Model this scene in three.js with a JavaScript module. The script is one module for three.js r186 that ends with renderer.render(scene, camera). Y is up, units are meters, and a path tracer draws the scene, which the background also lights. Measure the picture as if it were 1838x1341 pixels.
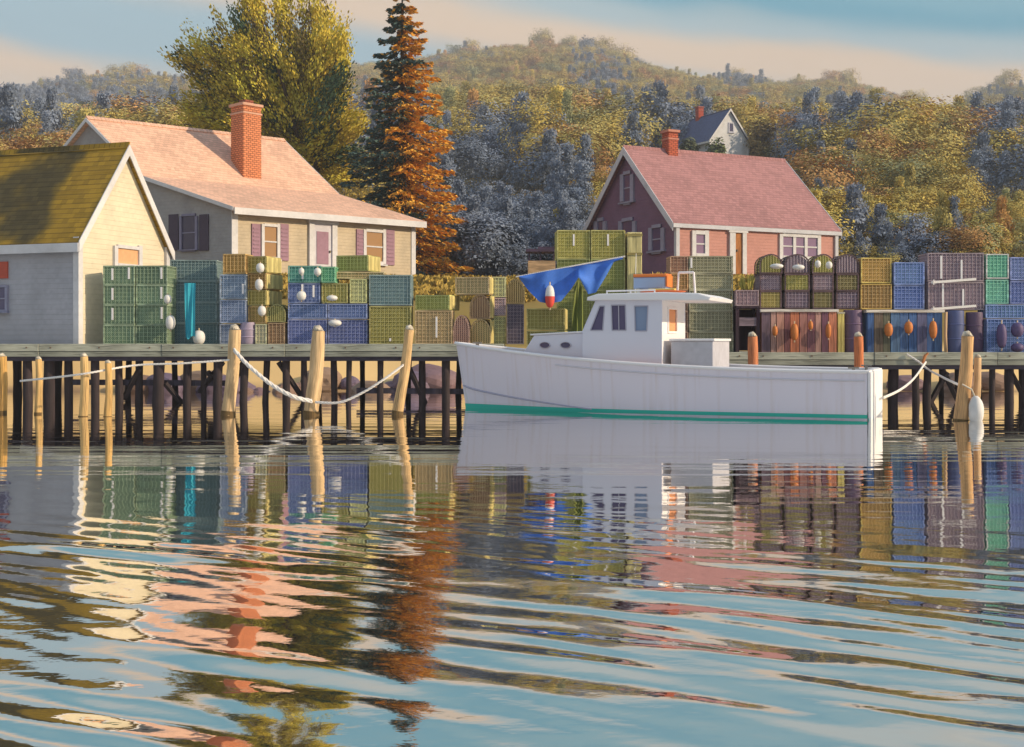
import * as THREE from 'three';
import { mergeGeometries } from 'three/addons/utils/BufferGeometryUtils.js';

// ------------------------------------------------------------------ camera, sky, sun
const F = 2200, HY = 612, CX = 919, EYE = 1.85;          // focal length and horizon of the view, eye height over the water
const scene = new THREE.Scene();
const camera = new THREE.PerspectiveCamera(2 * Math.atan(670.5 / F) * 180 / Math.PI, 1838 / 1341, 0.1, 4000);
camera.position.set(0, EYE, 0);
camera.lookAt(0, EYE, -10);
camera.setViewOffset(1838, 1341, 0, 670.5 - HY, 1838, 1341);

const renderer = new THREE.WebGLRenderer({ antialias: true });
renderer.setSize(1024, 747);
renderer.toneMapping = THREE.LinearToneMapping;
renderer.toneMappingExposure = 1.2;
renderer.shadowMap.enabled = true;

const SUN_AZ = 16 * Math.PI / 180, SUN_EL = 23 * Math.PI / 180;   // azimuth: from the right, turned towards the viewer
const sun = new THREE.DirectionalLight(new THREE.Color().setRGB(1.0, 0.80, 0.54), 4.7);
sun.position.set(Math.cos(SUN_EL) * Math.cos(SUN_AZ) * 120, Math.sin(SUN_EL) * 120, Math.cos(SUN_EL) * Math.sin(SUN_AZ) * 120 - 45);
sun.target.position.set(0, 0, -45);
sun.castShadow = true; sun.shadow.mapSize.set(4096, 4096); sun.shadow.radius = 2;
Object.assign(sun.shadow.camera, { left: -60, right: 60, top: 50, bottom: -30, near: 1, far: 320 });
scene.add(sun, sun.target);

// ------------------------------------------------------------------ noise
function rng(seed) { let a = seed >>> 0; return () => { a = (a + 0x6D2B79F5) >>> 0; let t = a; t = Math.imul(t ^ (t >>> 15), t | 1); t ^= t + Math.imul(t ^ (t >>> 7), t | 61); return ((t ^ (t >>> 14)) >>> 0) / 4294967296; }; }
function h3(x, y, z) { let n = Math.imul(x, 374761393) ^ Math.imul(y, 668265263) ^ Math.imul(z, 2147483647 - 1013904223); n = Math.imul(n ^ (n >>> 13), 1274126177); n ^= n >>> 16; return (n >>> 0) / 4294967296; }
const sm = t => t * t * (3 - 2 * t), lerp = (a, b, t) => a + (b - a) * t, clamp = (x, a, b) => Math.min(b, Math.max(a, x));
const sstep = (a, b, x) => sm(clamp((x - a) / (b - a), 0, 1));
function noise(x, y, z = 0) {
  const xi = Math.floor(x), yi = Math.floor(y), zi = Math.floor(z), u = sm(x - xi), v = sm(y - yi), w = sm(z - zi);
  const f = k => lerp(lerp(h3(xi, yi, zi + k), h3(xi + 1, yi, zi + k), u), lerp(h3(xi, yi + 1, zi + k), h3(xi + 1, yi + 1, zi + k), u), v);
  return lerp(f(0), f(1), w);
}
function fbm(x, y, z = 0, o = 4) { let s = 0, a = 0.5, n = 0; for (let i = 0; i < o; i++) { s += a * noise(x, y, z); n += a; x *= 2.03; y *= 2.03; z *= 2.03; a *= 0.5; } return s / n; }
function table(t, x) { if (x <= t[0][0]) return t[0][1]; for (let i = 1; i < t.length; i++) if (x <= t[i][0]) return lerp(t[i - 1][1], t[i][1], (x - t[i - 1][0]) / (t[i][0] - t[i - 1][0])); return t[t.length - 1][1]; }

// sky: streaky evening bands, peach between blue, for every direction
{
  const W = 2048, H = 1024, d = new Float32Array(W * H * 4);
  const peach = [0.72, 0.55, 0.40], pale = [0.30, 0.46, 0.54], teal = [0.08, 0.335, 0.46], cream = [0.64, 0.54, 0.44], zen = [0.33, 0.45, 0.61];
  const stops = [[0, cream], [300, cream], [345, peach], [400, pale], [465, pale], [530, peach], [560, peach], [605, [0.36, 0.48, 0.52]], [670, teal], [750, [0.16, 0.385, 0.48]], [860, [0.42, 0.50, 0.52]], [1000, [0.50, 0.52, 0.50]], [1150, [0.38, 0.49, 0.56]], [1500, [0.37, 0.48, 0.59]], [4000, zen]];
  const col = w => { for (let i = 1; i < stops.length; i++) if (w <= stops[i][0]) { const t = sm(clamp((w - stops[i - 1][0]) / (stops[i][0] - stops[i - 1][0]), 0, 1)); return [0, 1, 2].map(k => lerp(stops[i - 1][1][k], stops[i][1][k], t)); } return zen; };
  for (let j = 0; j < H; j++) for (let i = 0; i < W; i++) {
    const u = (i + 0.5) / W, v = (j + 0.5) / H, el = (v - 0.5) * Math.PI, az = (u - 0.5) * Math.PI * 2;
    const x = Math.cos(az) * Math.cos(el), z = Math.sin(az) * Math.cos(el), y = Math.sin(el);
    const up = F * Math.tan(clamp(el, -0.2, 1.05));
    let side = clamp(x / Math.max(0.25, Math.hypot(x, z)), -1, 1) * F;                // screen-right of the harbour is +x
    const n = fbm(x * 3 + 5, y * 16 + x * 3, z * 3 + 2, 4) - 0.5, n2 = fbm(x * 9, y * 34 + x * 7, z * 9, 3) - 0.5;
    const w = Math.max(0, up) + 0.17 * side * Math.exp(-Math.pow(side / 2600, 2)) + 130 * n + 60 * n2;
    const c = col(clamp(w, 0, 4000)), f = y < 0 ? 0.8 : 1, k = (j * W + i) * 4;
    for (let m = 0; m < 3; m++) d[k + m] = c[m] * f * (1 + 0.1 * n2);
    d[k + 3] = 1;
  }
  const sky = new THREE.DataTexture(d, W, H, THREE.RGBAFormat, THREE.FloatType);
  sky.mapping = THREE.EquirectangularReflectionMapping; sky.magFilter = sky.minFilter = THREE.LinearFilter; sky.needsUpdate = true;
  scene.background = sky; scene.environment = sky; scene.environmentIntensity = 1;
  scene.fog = new THREE.FogExp2(new THREE.Color().setRGB(0.80, 0.84, 0.95), 0.0007);
}

// ------------------------------------------------------------------ helpers
const V = (x, y, z) => new THREE.Vector3(x, y, z);
const at = (px, py, D) => V((px - CX) / F * D, EYE + (HY - py) / F * D, -D);      // a point of the place, from its bearing and distance
const xa = (px, D) => (px - CX) / F * D, ya = (py, D) => EYE + (HY - py) / F * D;
const used = new Map();
function numbered(n) { const k = used.get(n) || 0; used.set(n, k + 1); return k ? `${n}_${String(k).padStart(3, '0')}` : n; }
function tag(o, label, category, group, kind) { if (label) o.userData.label = label; if (category) o.userData.category = category; if (group) o.userData.group = group; if (kind) o.userData.kind = kind; return o; }
function thing(name, label, category, pos = V(0, 0, 0), group, turn = 0) {
  const o = new THREE.Group(); o.name = numbered(name); o.position.copy(pos); o.rotation.y = turn; scene.add(o);
  return tag(o, label, category, group);
}
function prep(g) { let q = g.index ? g.toNonIndexed() : g; for (const k of Object.keys(q.attributes)) if (!['position', 'normal', 'uv', 'color'].includes(k)) q.deleteAttribute(k); return q; }
function join(gs) {
  gs = (Array.isArray(gs) ? gs : [gs]).map(prep);
  if (gs.length === 1) return gs[0];
  const hasC = gs.every(g => g.attributes.color); if (!hasC) gs.forEach(g => g.deleteAttribute('color'));
  return mergeGeometries(gs);
}
// geometry given in place (world coordinates) unless local: moved to the base of the thing that carries it
function part(name, gs, mat, parent, { local = false, label, kind } = {}) {
  const g = join(gs);
  let top = parent; while (top.parent && top.parent !== scene) top = top.parent;
  if (!local) g.translate(-top.position.x, -top.position.y, -top.position.z);
  const m = new THREE.Mesh(g, mat); m.name = name; m.castShadow = m.receiveShadow = true;
  if (label) m.userData.label = label; if (kind) m.userData.kind = kind;
  parent.add(m); return m;
}
function struct(name, gs, mat, kind = 'structure', label, cat) { const m = new THREE.Mesh(join(gs), mat); m.name = numbered(name); m.castShadow = m.receiveShadow = true; scene.add(m); return tag(m, label, cat, null, kind); }
function metreUV(g) {                                                        // planar uv in metres from each face's own plane
  g = g.index ? g.toNonIndexed() : g; g.computeVertexNormals();
  const p = g.attributes.position, uv = new Float32Array(p.count * 2), a = V(0, 0, 0), b = V(0, 0, 0), c = V(0, 0, 0), n = V(0, 0, 0), t = V(0, 0, 0), s = V(0, 0, 0), up = V(0, 1, 0);
  for (let i = 0; i < p.count; i += 3) {
    a.fromBufferAttribute(p, i); b.fromBufferAttribute(p, i + 1); c.fromBufferAttribute(p, i + 2);
    n.copy(b).sub(a).cross(s.copy(c).sub(a)).normalize();
    if (Math.abs(n.y) > 0.98) { t.set(1, 0, 0); s.set(0, 0, 1); } else { t.crossVectors(up, n).normalize(); s.crossVectors(n, t); }
    [a, b, c].forEach((q, k) => { uv[(i + k) * 2] = q.dot(t); uv[(i + k) * 2 + 1] = q.dot(s); });
  }
  g.setAttribute('uv', new THREE.BufferAttribute(uv, 2)); return g;
}
function boxG(w, h, d, bev = 0) {                                            // box, chamfered when bev > 0, centred
  if (!bev) return metreUV(new THREE.BoxGeometry(w, h, d));
  const s = new THREE.Shape(), x = w / 2 - bev, y = h / 2 - bev;
  s.moveTo(-x, -y); s.lineTo(x, -y); s.lineTo(x, y); s.lineTo(-x, y); s.closePath();
  const g = new THREE.ExtrudeGeometry(s, { depth: d - 2 * bev, bevelEnabled: true, bevelThickness: bev, bevelSize: bev, bevelSegments: 1 });
  g.translate(0, 0, -d / 2 + bev); return metreUV(g);
}
function box(x0, x1, y0, y1, z0, z1, bev = 0) { return boxG(x1 - x0, y1 - y0, z1 - z0, bev).translate((x0 + x1) / 2, (y0 + y1) / 2, (z0 + z1) / 2); }
function slab(pts, th) {                                                     // planar polygon given thickness along minus its normal
  const n = V(0, 0, 0).crossVectors(pts[1].clone().sub(pts[0]), pts[2].clone().sub(pts[0])).normalize(), q = pts.map(p => p.clone().addScaledVector(n, -th)), v = [];
  const tri = (a, b, c) => v.push(a.x, a.y, a.z, b.x, b.y, b.z, c.x, c.y, c.z);
  const t1 = n.clone().cross(Math.abs(n.y) > 0.9 ? V(1, 0, 0) : V(0, 1, 0)).normalize(), t2 = n.clone().cross(t1);
  const fl = pts.map(p => new THREE.Vector2(p.dot(t1), p.dot(t2))), area = THREE.ShapeUtils.area(fl);
  for (const [i, j, k] of THREE.ShapeUtils.triangulateShape(fl, [])) {
    const c = V(0, 0, 0).crossVectors(pts[j].clone().sub(pts[i]), pts[k].clone().sub(pts[i])).dot(n) > 0;
    if (c) { tri(pts[i], pts[j], pts[k]); tri(q[i], q[k], q[j]); } else { tri(pts[i], pts[k], pts[j]); tri(q[i], q[j], q[k]); }
  }
  for (let i = 0; i < pts.length; i++) { const j = (i + 1) % pts.length; tri(pts[i], q[i], q[j]); tri(pts[i], q[j], pts[j]); }
  const g = new THREE.BufferGeometry(); g.setAttribute('position', new THREE.Float32BufferAttribute(v, 3)); return metreUV(g);
}
function bar(a, b, w, h = w) {                                               // square bar between two points
  const d = b.clone().sub(a), L = d.length(), g = boxG(w, L, h);
  g.applyQuaternion(new THREE.Quaternion().setFromUnitVectors(V(0, 1, 0), d.normalize()));
  return g.translate((a.x + b.x) / 2, (a.y + b.y) / 2, (a.z + b.z) / 2);
}
function limb(pts, rad, seg = 8, wob = 0, seed = 1, caps = true) {           // tapered, slightly uneven round limb through points
  const r = rng(seed), pos = [], uv = [], idx = [], n = pts.length, ph = r() * 6; let len = 0;
  for (let i = 0; i < n; i++) {
    const d = pts[Math.min(n - 1, i + 1)].clone().sub(pts[Math.max(0, i - 1)]).normalize();
    if (i) len += pts[i].distanceTo(pts[i - 1]);
    const s = V(0, 0, 0).crossVectors(d, Math.abs(d.z) > 0.9 ? V(1, 0, 0) : V(0, 0, 1)).normalize(), t = V(0, 0, 0).crossVectors(d, s);
    for (let k = 0; k <= seg; k++) {
      const a = k / seg * Math.PI * 2, R = rad[i] * (1 + wob * (Math.sin(a * 2 + ph + i * 0.7) * 0.5 + Math.sin(a * 3 + i * 1.3) * 0.3 + Math.sin(i * 2.1 + ph) * 0.6));
      const p = pts[i].clone().addScaledVector(s, Math.cos(a) * R).addScaledVector(t, Math.sin(a) * R);
      pos.push(p.x, p.y, p.z); uv.push(k / seg * Math.PI * 2 * rad[0], len);
    }
  }
  for (let i = 0; i < n - 1; i++) for (let k = 0; k < seg; k++) { const a = i * (seg + 1) + k, b = a + seg + 1; idx.push(a, a + 1, b, b, a + 1, b + 1); }
  if (caps) for (const i of [0, n - 1]) {
    const c = pos.length / 3; pos.push(pts[i].x, pts[i].y, pts[i].z); uv.push(0, 0);
    for (let k = 0; k < seg; k++) { const a = i * (seg + 1) + k; i ? idx.push(a, a + 1, c) : idx.push(a + 1, a, c); }
  }
  const g = new THREE.BufferGeometry(); g.setAttribute('position', new THREE.Float32BufferAttribute(pos, 3)); g.setAttribute('uv', new THREE.Float32BufferAttribute(uv, 2)); g.setIndex(idx); g.computeVertexNormals(); return g;
}
function rope(pts, r = 0.022) {                                             // three strands laid round each other
  const c = new THREE.CatmullRomCurve3(pts), n = 150, q = c.getSpacedPoints(n), L = c.getLength(), gs = [];
  for (let k = 0; k < 3; k++) gs.push(limb(q.map((p, i) => { const a = k * 2.094 + i / n * L / (r * 9) * 6.283; return p.clone().add(V(0, Math.cos(a) * r * 0.5, Math.sin(a) * r * 0.5)); }), q.map((_, i) => r * 0.56 * (1 + 0.12 * noise(i * 0.7, k * 5))), 5));
  return join(gs);
}
function spline(pts, n) { return new THREE.CatmullRomCurve3(pts).getPoints(n); }

// ------------------------------------------------------------------ materials
function tex(n, f, srgb = true) {
  const d = new Uint8Array(n * n * 4);
  for (let j = 0; j < n; j++) for (let i = 0; i < n; i++) { let c = f(i / n, j / n, i, j); if (!Array.isArray(c)) c = [c, c, c]; const k = (j * n + i) * 4; for (let m = 0; m < 3; m++) d[k + m] = clamp(c[m], 0, 1) * 255; d[k + 3] = 255; }
  const t = new THREE.DataTexture(d, n, n); t.wrapS = t.wrapT = THREE.RepeatWrapping; t.magFilter = THREE.LinearFilter; t.minFilter = THREE.LinearMipmapLinearFilter; t.generateMipmaps = true;
  if (srgb) t.colorSpace = THREE.SRGBColorSpace; t.needsUpdate = true; return t;
}
const tile = (f, per) => (u, v) => {                                        // make a noise field wrap
  const a = f(u, v), b = f(u - 1, v), c = f(u, v - 1), e = f(u - 1, v - 1), s = sm(u), t = sm(v); return lerp(lerp(a, b, s), lerp(c, e, s), t);
};
const grainF = tile((u, v) => fbm(u * 34 + 3, v * 3, 1, 4), 1), patchF = tile((u, v) => fbm(u * 5 + 9, v * 5, 4, 4), 1), fineF = tile((u, v) => fbm(u * 28, v * 28 + 2, 7, 3), 1);
const T = {
  grain: tex(512, (u, v) => { const g = grainF(u, v), p = patchF(u, v); return clamp(0.98 - Math.pow(Math.abs(g - 0.5) * 2, 0.8) * 0.5 - (p - 0.5) * 0.45, 0, 1); }),
  grainB: tex(512, (u, v) => grainF(u, v), false),
  mottle: tex(512, (u, v) => 0.93 + (patchF(u, v) - 0.5) * 0.16 + (fineF(u, v) - 0.5) * 0.1),
  blotch: tex(512, (u, v) => { const p = patchF(u, v), q = fineF(u, v), k = sstep(0.42, 0.64, p); return [1 - 0.52 * k - 0.2 * (q - 0.5), 0.96 - 0.5 * k - 0.2 * (q - 0.5), 0.8 + 0.1 * k - 0.2 * (q - 0.5)]; }),
  clap: tex(256, (u, v) => 1 - ((v * 4) % 1) * 0.9, false),                  // four boards per tile
  shingle: tex(512, (u, v) => { const row = Math.floor(v * 8), f = (v * 8) % 1, x = (u * 8 + (row % 2) * 0.5) % 1, h = h3(Math.floor(u * 8 + (row % 2) * 0.5) % 8, row, 3); return (1 - f * 0.6) * (x < 0.05 ? 0.3 : 1) * (0.85 + 0.15 * h); }, false),
  brick: tex(256, (u, v) => { const r = Math.floor(v * 8), f = (v * 8) % 1, x = (u * 4 + (r % 2) * 0.5) % 1; return f < 0.16 || x < 0.08 ? 0.35 : 0.85 + 0.15 * h3(Math.floor(u * 4 + (r % 2) * .5) % 4, r, 5); }),
  ripple: tex(512, tile((u, v) => fbm(u * 16, v * 30, 11, 4), 1), false),
  streak: tex(512, (u, v) => { const a = grainF(u, v * 0.3), p = patchF(u, v); return [0.99 - 0.06 * sstep(0.5, 0.8, a) * p, 0.985 - 0.09 * sstep(0.5, 0.8, a) * p, 0.98 - 0.13 * sstep(0.5, 0.8, a) * p]; }),
  roofC: tex(1024, (u, v) => { const row = Math.floor(v * 40), f = (v * 40) % 1, x = u * 36 + (row % 2) * 0.5, h = h3(Math.floor(x) % 36, row, 9), p = patchF(u, v); return (0.89 + 0.12 * h) * (f < 0.14 ? 0.82 : 1) * (x % 1 < 0.06 ? 0.85 : 1) * (0.93 + 0.16 * p); }),
  roofM: tex(1024, (u, v) => { const row = Math.floor(v * 40), f = (v * 40) % 1, x = u * 36 + (row % 2) * 0.5, h = h3(Math.floor(x) % 36, row, 9), k = sstep(0.44, 0.62, patchF(u * 1, v)); const b = (0.84 + 0.18 * h) * (f < 0.14 ? 0.76 : 1); return [b * (1 - 0.5 * k), b * (1 - 0.44 * k), b * (0.85 + 0.12 * k)]; }),
  net: tex(256, (u, v) => { const a = Math.abs(((u * 12 + v * 12) % 1) - 0.5), b = Math.abs((((u * 12 - v * 12) % 1) + 1) % 1 - 0.5); return (a < 0.12 || b < 0.12 ? 1 : 0.62) * (0.9 + 0.2 * (patchF(u, v) - 0.5)); }),
};
function rep(t, x, y = x, rot = 0) { const c = t.clone(); c.repeat.set(x, y); c.rotation = rot; c.needsUpdate = true; return c; }
const R = { grain: rep(T.grain, 1.6, 0.5), grainH: rep(T.grain, 1.6, 0.5, Math.PI / 2), grainB: rep(T.grainB, 1.6, 0.5), mottle: rep(T.mottle, 0.31), mottleF: rep(T.mottle, 1.1), clap: rep(T.clap, 1, 1.6), shingle: rep(T.shingle, 0.5), brick: rep(T.brick, 1, 1.2), net: rep(T.net, 1.4), ripple: rep(T.ripple, 0.33), streak: rep(T.streak, 0.25, 0.5), roofC: rep(T.roofC, 0.125), roofM: rep(T.roofM, 0.125), blotch: rep(T.blotch, 0.13) };
const C = (hex, k = 1) => { const c = new THREE.Color(hex); c.r = Math.min(0.86, c.r * k); c.g = Math.min(0.86, c.g * k); c.b = Math.min(0.86, c.b * k); return c; };
const mats = new Map();
function M(hex, o = {}, k = 1) { const key = hex + k + JSON.stringify(Object.keys(o).map(q => [q, o[q] && o[q].uuid ? o[q].uuid : o[q]])); if (!mats.has(key)) mats.set(key, new THREE.MeshStandardMaterial({ color: C(hex, k), roughness: 0.8, side: THREE.DoubleSide, ...o })); return mats.get(key); }
const wood = (hex, k = 1) => M(hex, { map: R.grain, bumpMap: R.grainB, bumpScale: 0.006, roughness: 0.85 }, k);
const woodH = (hex, k = 1) => M(hex, { map: R.grainH, roughness: 0.85 }, k);
const paint = (hex, k = 1, rough = 0.7) => M(hex, { map: R.mottle, roughness: rough }, k);
const clapPaint = (hex, k = 1) => M(hex, { map: R.mottle, bumpMap: R.clap, bumpScale: 0.007, roughness: 0.75 }, k);
const shingles = (hex, k = 1, map = R.roofC) => M(hex, { map, bumpMap: R.shingle, bumpScale: 0.012, roughness: 0.9 }, k);
const brick = (hex, k = 1) => M(hex, { map: R.brick, roughness: 0.9 }, k);
const WHITE = paint('#e6e4e8', 0.95, 0.6);
const glass = hex => M(hex, { roughness: 0.12 });

// ------------------------------------------------------------------ the ground: shore bank, yard and hills
const CREST = [[-700, 175], [-300, 190], [0, 178], [60, 160], [130, 142], [220, 138], [300, 140], [420, 140], [560, 125], [700, 118], [800, 104], [900, 92], [1000, 88], [1080, 96], [1160, 122], [1240, 142], [1320, 145], [1420, 152], [1500, 146], [1560, 158], [1640, 184], [1690, 216], [1740, 182], [1800, 158], [1900, 150], [2400, 190]];
const BASE = [[36, -2.2], [42, -0.9], [44.6, -0.12], [45.6, 0.2], [47.2, 1.25], [50, 3.2], [53.5, 4.4], [62, 4.5], [72, 4.7], [80, 5.6], [110, 12], [135, 19]];
function ground(x, D) {
  const px = CX + F * x / D, crest = (HY - table(CREST, px) - 26) / F;
  let y;
  const wob = (fbm(x * 0.11 + 20, D * 0.11, 2, 3) - 0.5);
  if (D < 135) y = table(BASE, D + wob * 2.2 * sstep(44, 50, D)) + wob * 0.5 * sstep(46, 60, D);
  else { const e0 = (19 - EYE) / 135; y = EYE + D * lerp(e0, crest, Math.pow(sstep(100, 720, D) * 0.98 + 0.02, 0.8)) * (D > 720 ? 1 - (D - 720) / 700 : 1) + (fbm(x * 0.012, D * 0.012, 6, 4) - 0.5) * 14 * sstep(135, 260, D) * (D > 560 ? 0.4 : 1); const y0 = 19 + (D - 135) * 0.13; if (D < 190) y = lerp(y0, y, sstep(135, 190, D)); }
  return y;
}
{
  const Ds = []; for (let D = 36; D < 60; D += 0.5) Ds.push(D); for (let D = 60; D < 140; D += 2.5) Ds.push(D); for (let D = 140; D <= 1100; D += 14) Ds.push(D);
  const nx = 260, pos = [], uv = [], col = [], idx = [];
  for (const D of Ds) for (let i = 0; i <= nx; i++) {
    const half = 70 + (D - 36) * 0.95, x = (i / nx * 2 - 1) * half, y = ground(x, D), n = fbm(x * 0.35, D * 0.35, 3, 4), n2 = fbm(x * 0.05, D * 0.05, 8, 3);
    pos.push(x, y, -D); uv.push(x, D);
    let c;
    if (D < 48) { const t = sstep(0.0, 0.3, y + (n - 0.5) * 0.4); c = [lerp(0.34, 0.80, t), lerp(0.22, 0.54, t), lerp(0.12, 0.24, t)]; }   // wet dark mud line, then sunlit sand
    else { const t = n2; c = [lerp(0.34, 0.24, t), lerp(0.21, 0.19, t), lerp(0.05, 0.06, t)]; }
    c = c.map(q => q * (0.75 + 0.5 * n)); col.push(...c);
  }
  for (let j = 0; j < Ds.length - 1; j++) for (let i = 0; i < nx; i++) { const a = j * (nx + 1) + i, b = a + nx + 1; idx.push(a, a + 1, b, b, a + 1, b + 1); }
  const g = new THREE.BufferGeometry(); g.setAttribute('position', new THREE.Float32BufferAttribute(pos, 3)); g.setAttribute('uv', new THREE.Float32BufferAttribute(uv, 2)); g.setAttribute('color', new THREE.Float32BufferAttribute(col, 3)); g.setIndex(idx); g.computeVertexNormals();
  struct('hills', g, new THREE.MeshStandardMaterial({ vertexColors: true, roughness: 1, side: THREE.DoubleSide }));
}

// ------------------------------------------------------------------ the water: a gentle swell from the open side, still along the wharf
{
  const r = rng(77), W = [];
  for (const [lam, slope] of [[2.6, 0.009], [1.5, 0.010], [1.0, 0.013], [0.72, 0.015], [0.55, 0.016], [0.43, 0.015], [0.33, 0.012], [0.25, 0.008]]) for (let k = 0; k < 2; k++) {
    const a = 0.54 + (r() - 0.5) * 0.42, l = lam * (0.88 + 0.24 * r());
    W.push({ kx: -Math.sin(a) * 2 * Math.PI / l, kz: Math.cos(a) * 2 * Math.PI / l, A: slope * l / (2 * Math.PI) * 0.95, ph: r() * 6.28 });
  }
  const S = [];
  for (const [lam, slope] of [[1.7, 0.0022], [1.0, 0.0026], [0.6, 0.0026], [0.42, 0.002]]) for (let k = 0; k < 2; k++) { const a = (r() - 0.5) * 0.5, l = lam * (0.9 + 0.2 * r()); S.push({ kx: -Math.sin(a) * 2 * Math.PI / l, kz: Math.cos(a) * 2 * Math.PI / l, A: slope * l / (2 * Math.PI), ph: r() * 6.28 }); }
  const height = (x, z) => {
    const D = -z, e = (1 - sstep(7.2, 15.5, D + 0.2 * x)) * (0.1 + 1.9 * fbm(x * 0.22 + 40, z * 0.55 + 0.3 * x, 1, 3)), e2 = 0.55 + 0.9 * fbm(x * 0.2, z * 0.25 + 9, 5, 2);
    let y = 0; for (const w of W) y += w.A * e * Math.sin(w.kx * x + w.kz * z + w.ph); for (const w of S) y += w.A * e2 * Math.sin(w.kx * x + w.kz * z + w.ph);
    return y * (1 - sstep(17, 20, Math.abs(x)));
  };
  const Ds = [3.2]; while (Ds[Ds.length - 1] < 46) Ds.push(Ds[Ds.length - 1] + Math.max(0.026, Ds[Ds.length - 1] * 0.0046)); const X = 21, nx = 640;
  const pos = [], nor = [], uv = [], idx = [];
  for (const D of Ds) for (let i = 0; i <= nx; i++) { const x = (i / nx * 2 - 1) * X, z = -D, y = height(x, z), e = 0.02, n = V(-(height(x + e, z) - y) / e, 1, -(height(x, z + e) - y) / e).normalize(); pos.push(x, y, z); nor.push(n.x, n.y, n.z); uv.push(x, z); }
  for (let j = 0; j < Ds.length - 1; j++) for (let i = 0; i < nx; i++) { const a = j * (nx + 1) + i, b = a + nx + 1; idx.push(a, a + 1, b, b, a + 1, b + 1); }
  const g = new THREE.BufferGeometry(); g.setAttribute('position', new THREE.Float32BufferAttribute(pos, 3)); g.setAttribute('normal', new THREE.Float32BufferAttribute(nor, 3)); g.setAttribute('uv', new THREE.Float32BufferAttribute(uv, 2)); g.setIndex(idx);
  const Dl = Ds[Ds.length - 1], flat = (x0, x1, z0, z1) => { const q = new THREE.PlaneGeometry(x1 - x0, z1 - z0); q.rotateX(-Math.PI / 2); q.translate((x0 + x1) / 2, 0, (z0 + z1) / 2); return q; };
  struct('water', [g, flat(-1200, -X, -Dl, -Ds[0]), flat(X, 1200, -Dl, -Ds[0]), flat(-1200, 1200, -Ds[0], 1200)],
    new THREE.MeshPhysicalMaterial({ color: new THREE.Color().setRGB(0.75, 0.73, 0.69), metalness: 1, roughness: 0.025, bumpMap: R.ripple, bumpScale: 0.0012, side: THREE.DoubleSide }));
}

// ------------------------------------------------------------------ houses
function rayWall(px, py, P, n) { const d = V((px - CX) / F, (HY - py) / F, -1), c = V(0, EYE, 0), t = n.dot(P.clone().sub(c)) / n.dot(d); return c.addScaledVector(d, t); }
class Wall {                                                                  // a wall plane: s along it, y up, n out of it
  constructor(P, Q) { this.o = P.clone(); this.d = V(Q.x - P.x, 0, Q.z - P.z).normalize(); this.n = V(0, 1, 0).cross(this.d).negate(); this.n = V(-this.d.z, 0, this.d.x); if (this.n.dot(V(-P.x, 0, -P.z)) < 0) this.n.negate(); }
  s(px) { return rayWall(px, 500, this.o, this.n).sub(this.o).dot(this.d); }
  y(px, py) { return rayWall(px, py, this.o, this.n).y; }
  box(s0, s1, y0, y1, n0, n1) {
    const g = boxG(Math.abs(s1 - s0), Math.abs(y1 - y0), n1 - n0), m = new THREE.Matrix4().makeBasis(this.d, V(0, 1, 0), this.d.clone().cross(V(0, 1, 0)));
    const out = this.d.clone().cross(V(0, 1, 0)).dot(this.n) > 0 ? 1 : -1;
    g.translate((s0 + s1) / 2, (y0 + y1) / 2, out * (n0 + n1) / 2); g.applyMatrix4(m); return g.translate(this.o.x, 0, this.o.z);
  }
  pbox(x0, x1, p0, p1, n0, n1) { const xm = (x0 + x1) / 2; return this.box(this.s(x0), this.s(x1), this.y(xm, p1), this.y(xm, p0), n0, n1); }
}
// a framed window by its bounds on the wall: pane, frame around it, sash bars
function windowOn(W, parent, x0, x1, p0, p1, paneM, frameM, { fw = 5, bars = 1, cols = 1, name = 'window' } = {}) {
  const sx = Math.sign(x1 - x0), f = fw;
  const fr = part(name, [W.pbox(x0, x0 + f, p0, p1, 0.0, 0.09), W.pbox(x1 - f, x1, p0, p1, 0.0, 0.09), W.pbox(x0 + f, x1 - f, p0, p0 + f, 0.0, 0.088), W.pbox(x0 + f, x1 - f, p1 - f, p1, 0.0, 0.1)], frameM, parent);
  part('sill', W.pbox(x0 - f * 0.3, x1 + f * 0.3, p1, p1 + Math.abs(f) * 0.5, 0.0, 0.15), frameM, fr);
  const a = x0 + f, b = x1 - f, n = cols;
  for (let i = 0; i < n; i++) part('pane', W.pbox(a + (b - a) * i / n + 0.2, a + (b - a) * (i + 1) / n - 0.2, p0 + f + 0.2, p1 - f - 0.2, 0.0, 0.03), paneM, fr);
  const bs = []; if (bars) bs.push(W.pbox(a, b, (p0 + p1) / 2 - 1.2, (p0 + p1) / 2 + 1.2, 0.032, 0.06)); for (let i = 1; i < n; i++) bs.push(W.pbox(a + (b - a) * i / n - 2.5, a + (b - a) * i / n + 2.5, p0 + f, p1 - f, 0.032, 0.085));
  if (bs.length) part('sash_bar', bs, frameM, fr);
  return fr;
}
function chimneyG(cx, cz, turn, w, y0, y1) {
  const g = boxG(w, y1 - y0, w, 0.015), c = boxG(w + 0.16, 0.14, w + 0.16, 0.02), c2 = boxG(w + 0.08, 0.1, w + 0.08, 0.02), f = boxG(w * 0.5, 0.22, w * 0.5, 0.02);
  const mv = (q, y) => { q.rotateY(turn); return q.translate(cx, y, cz); };
  return { stack: mv(g, (y0 + y1) / 2), cap: [mv(c, y1 + 0.07), mv(c2, y1 - 0.35)], flue: mv(f, y1 + 0.25) };
}
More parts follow.
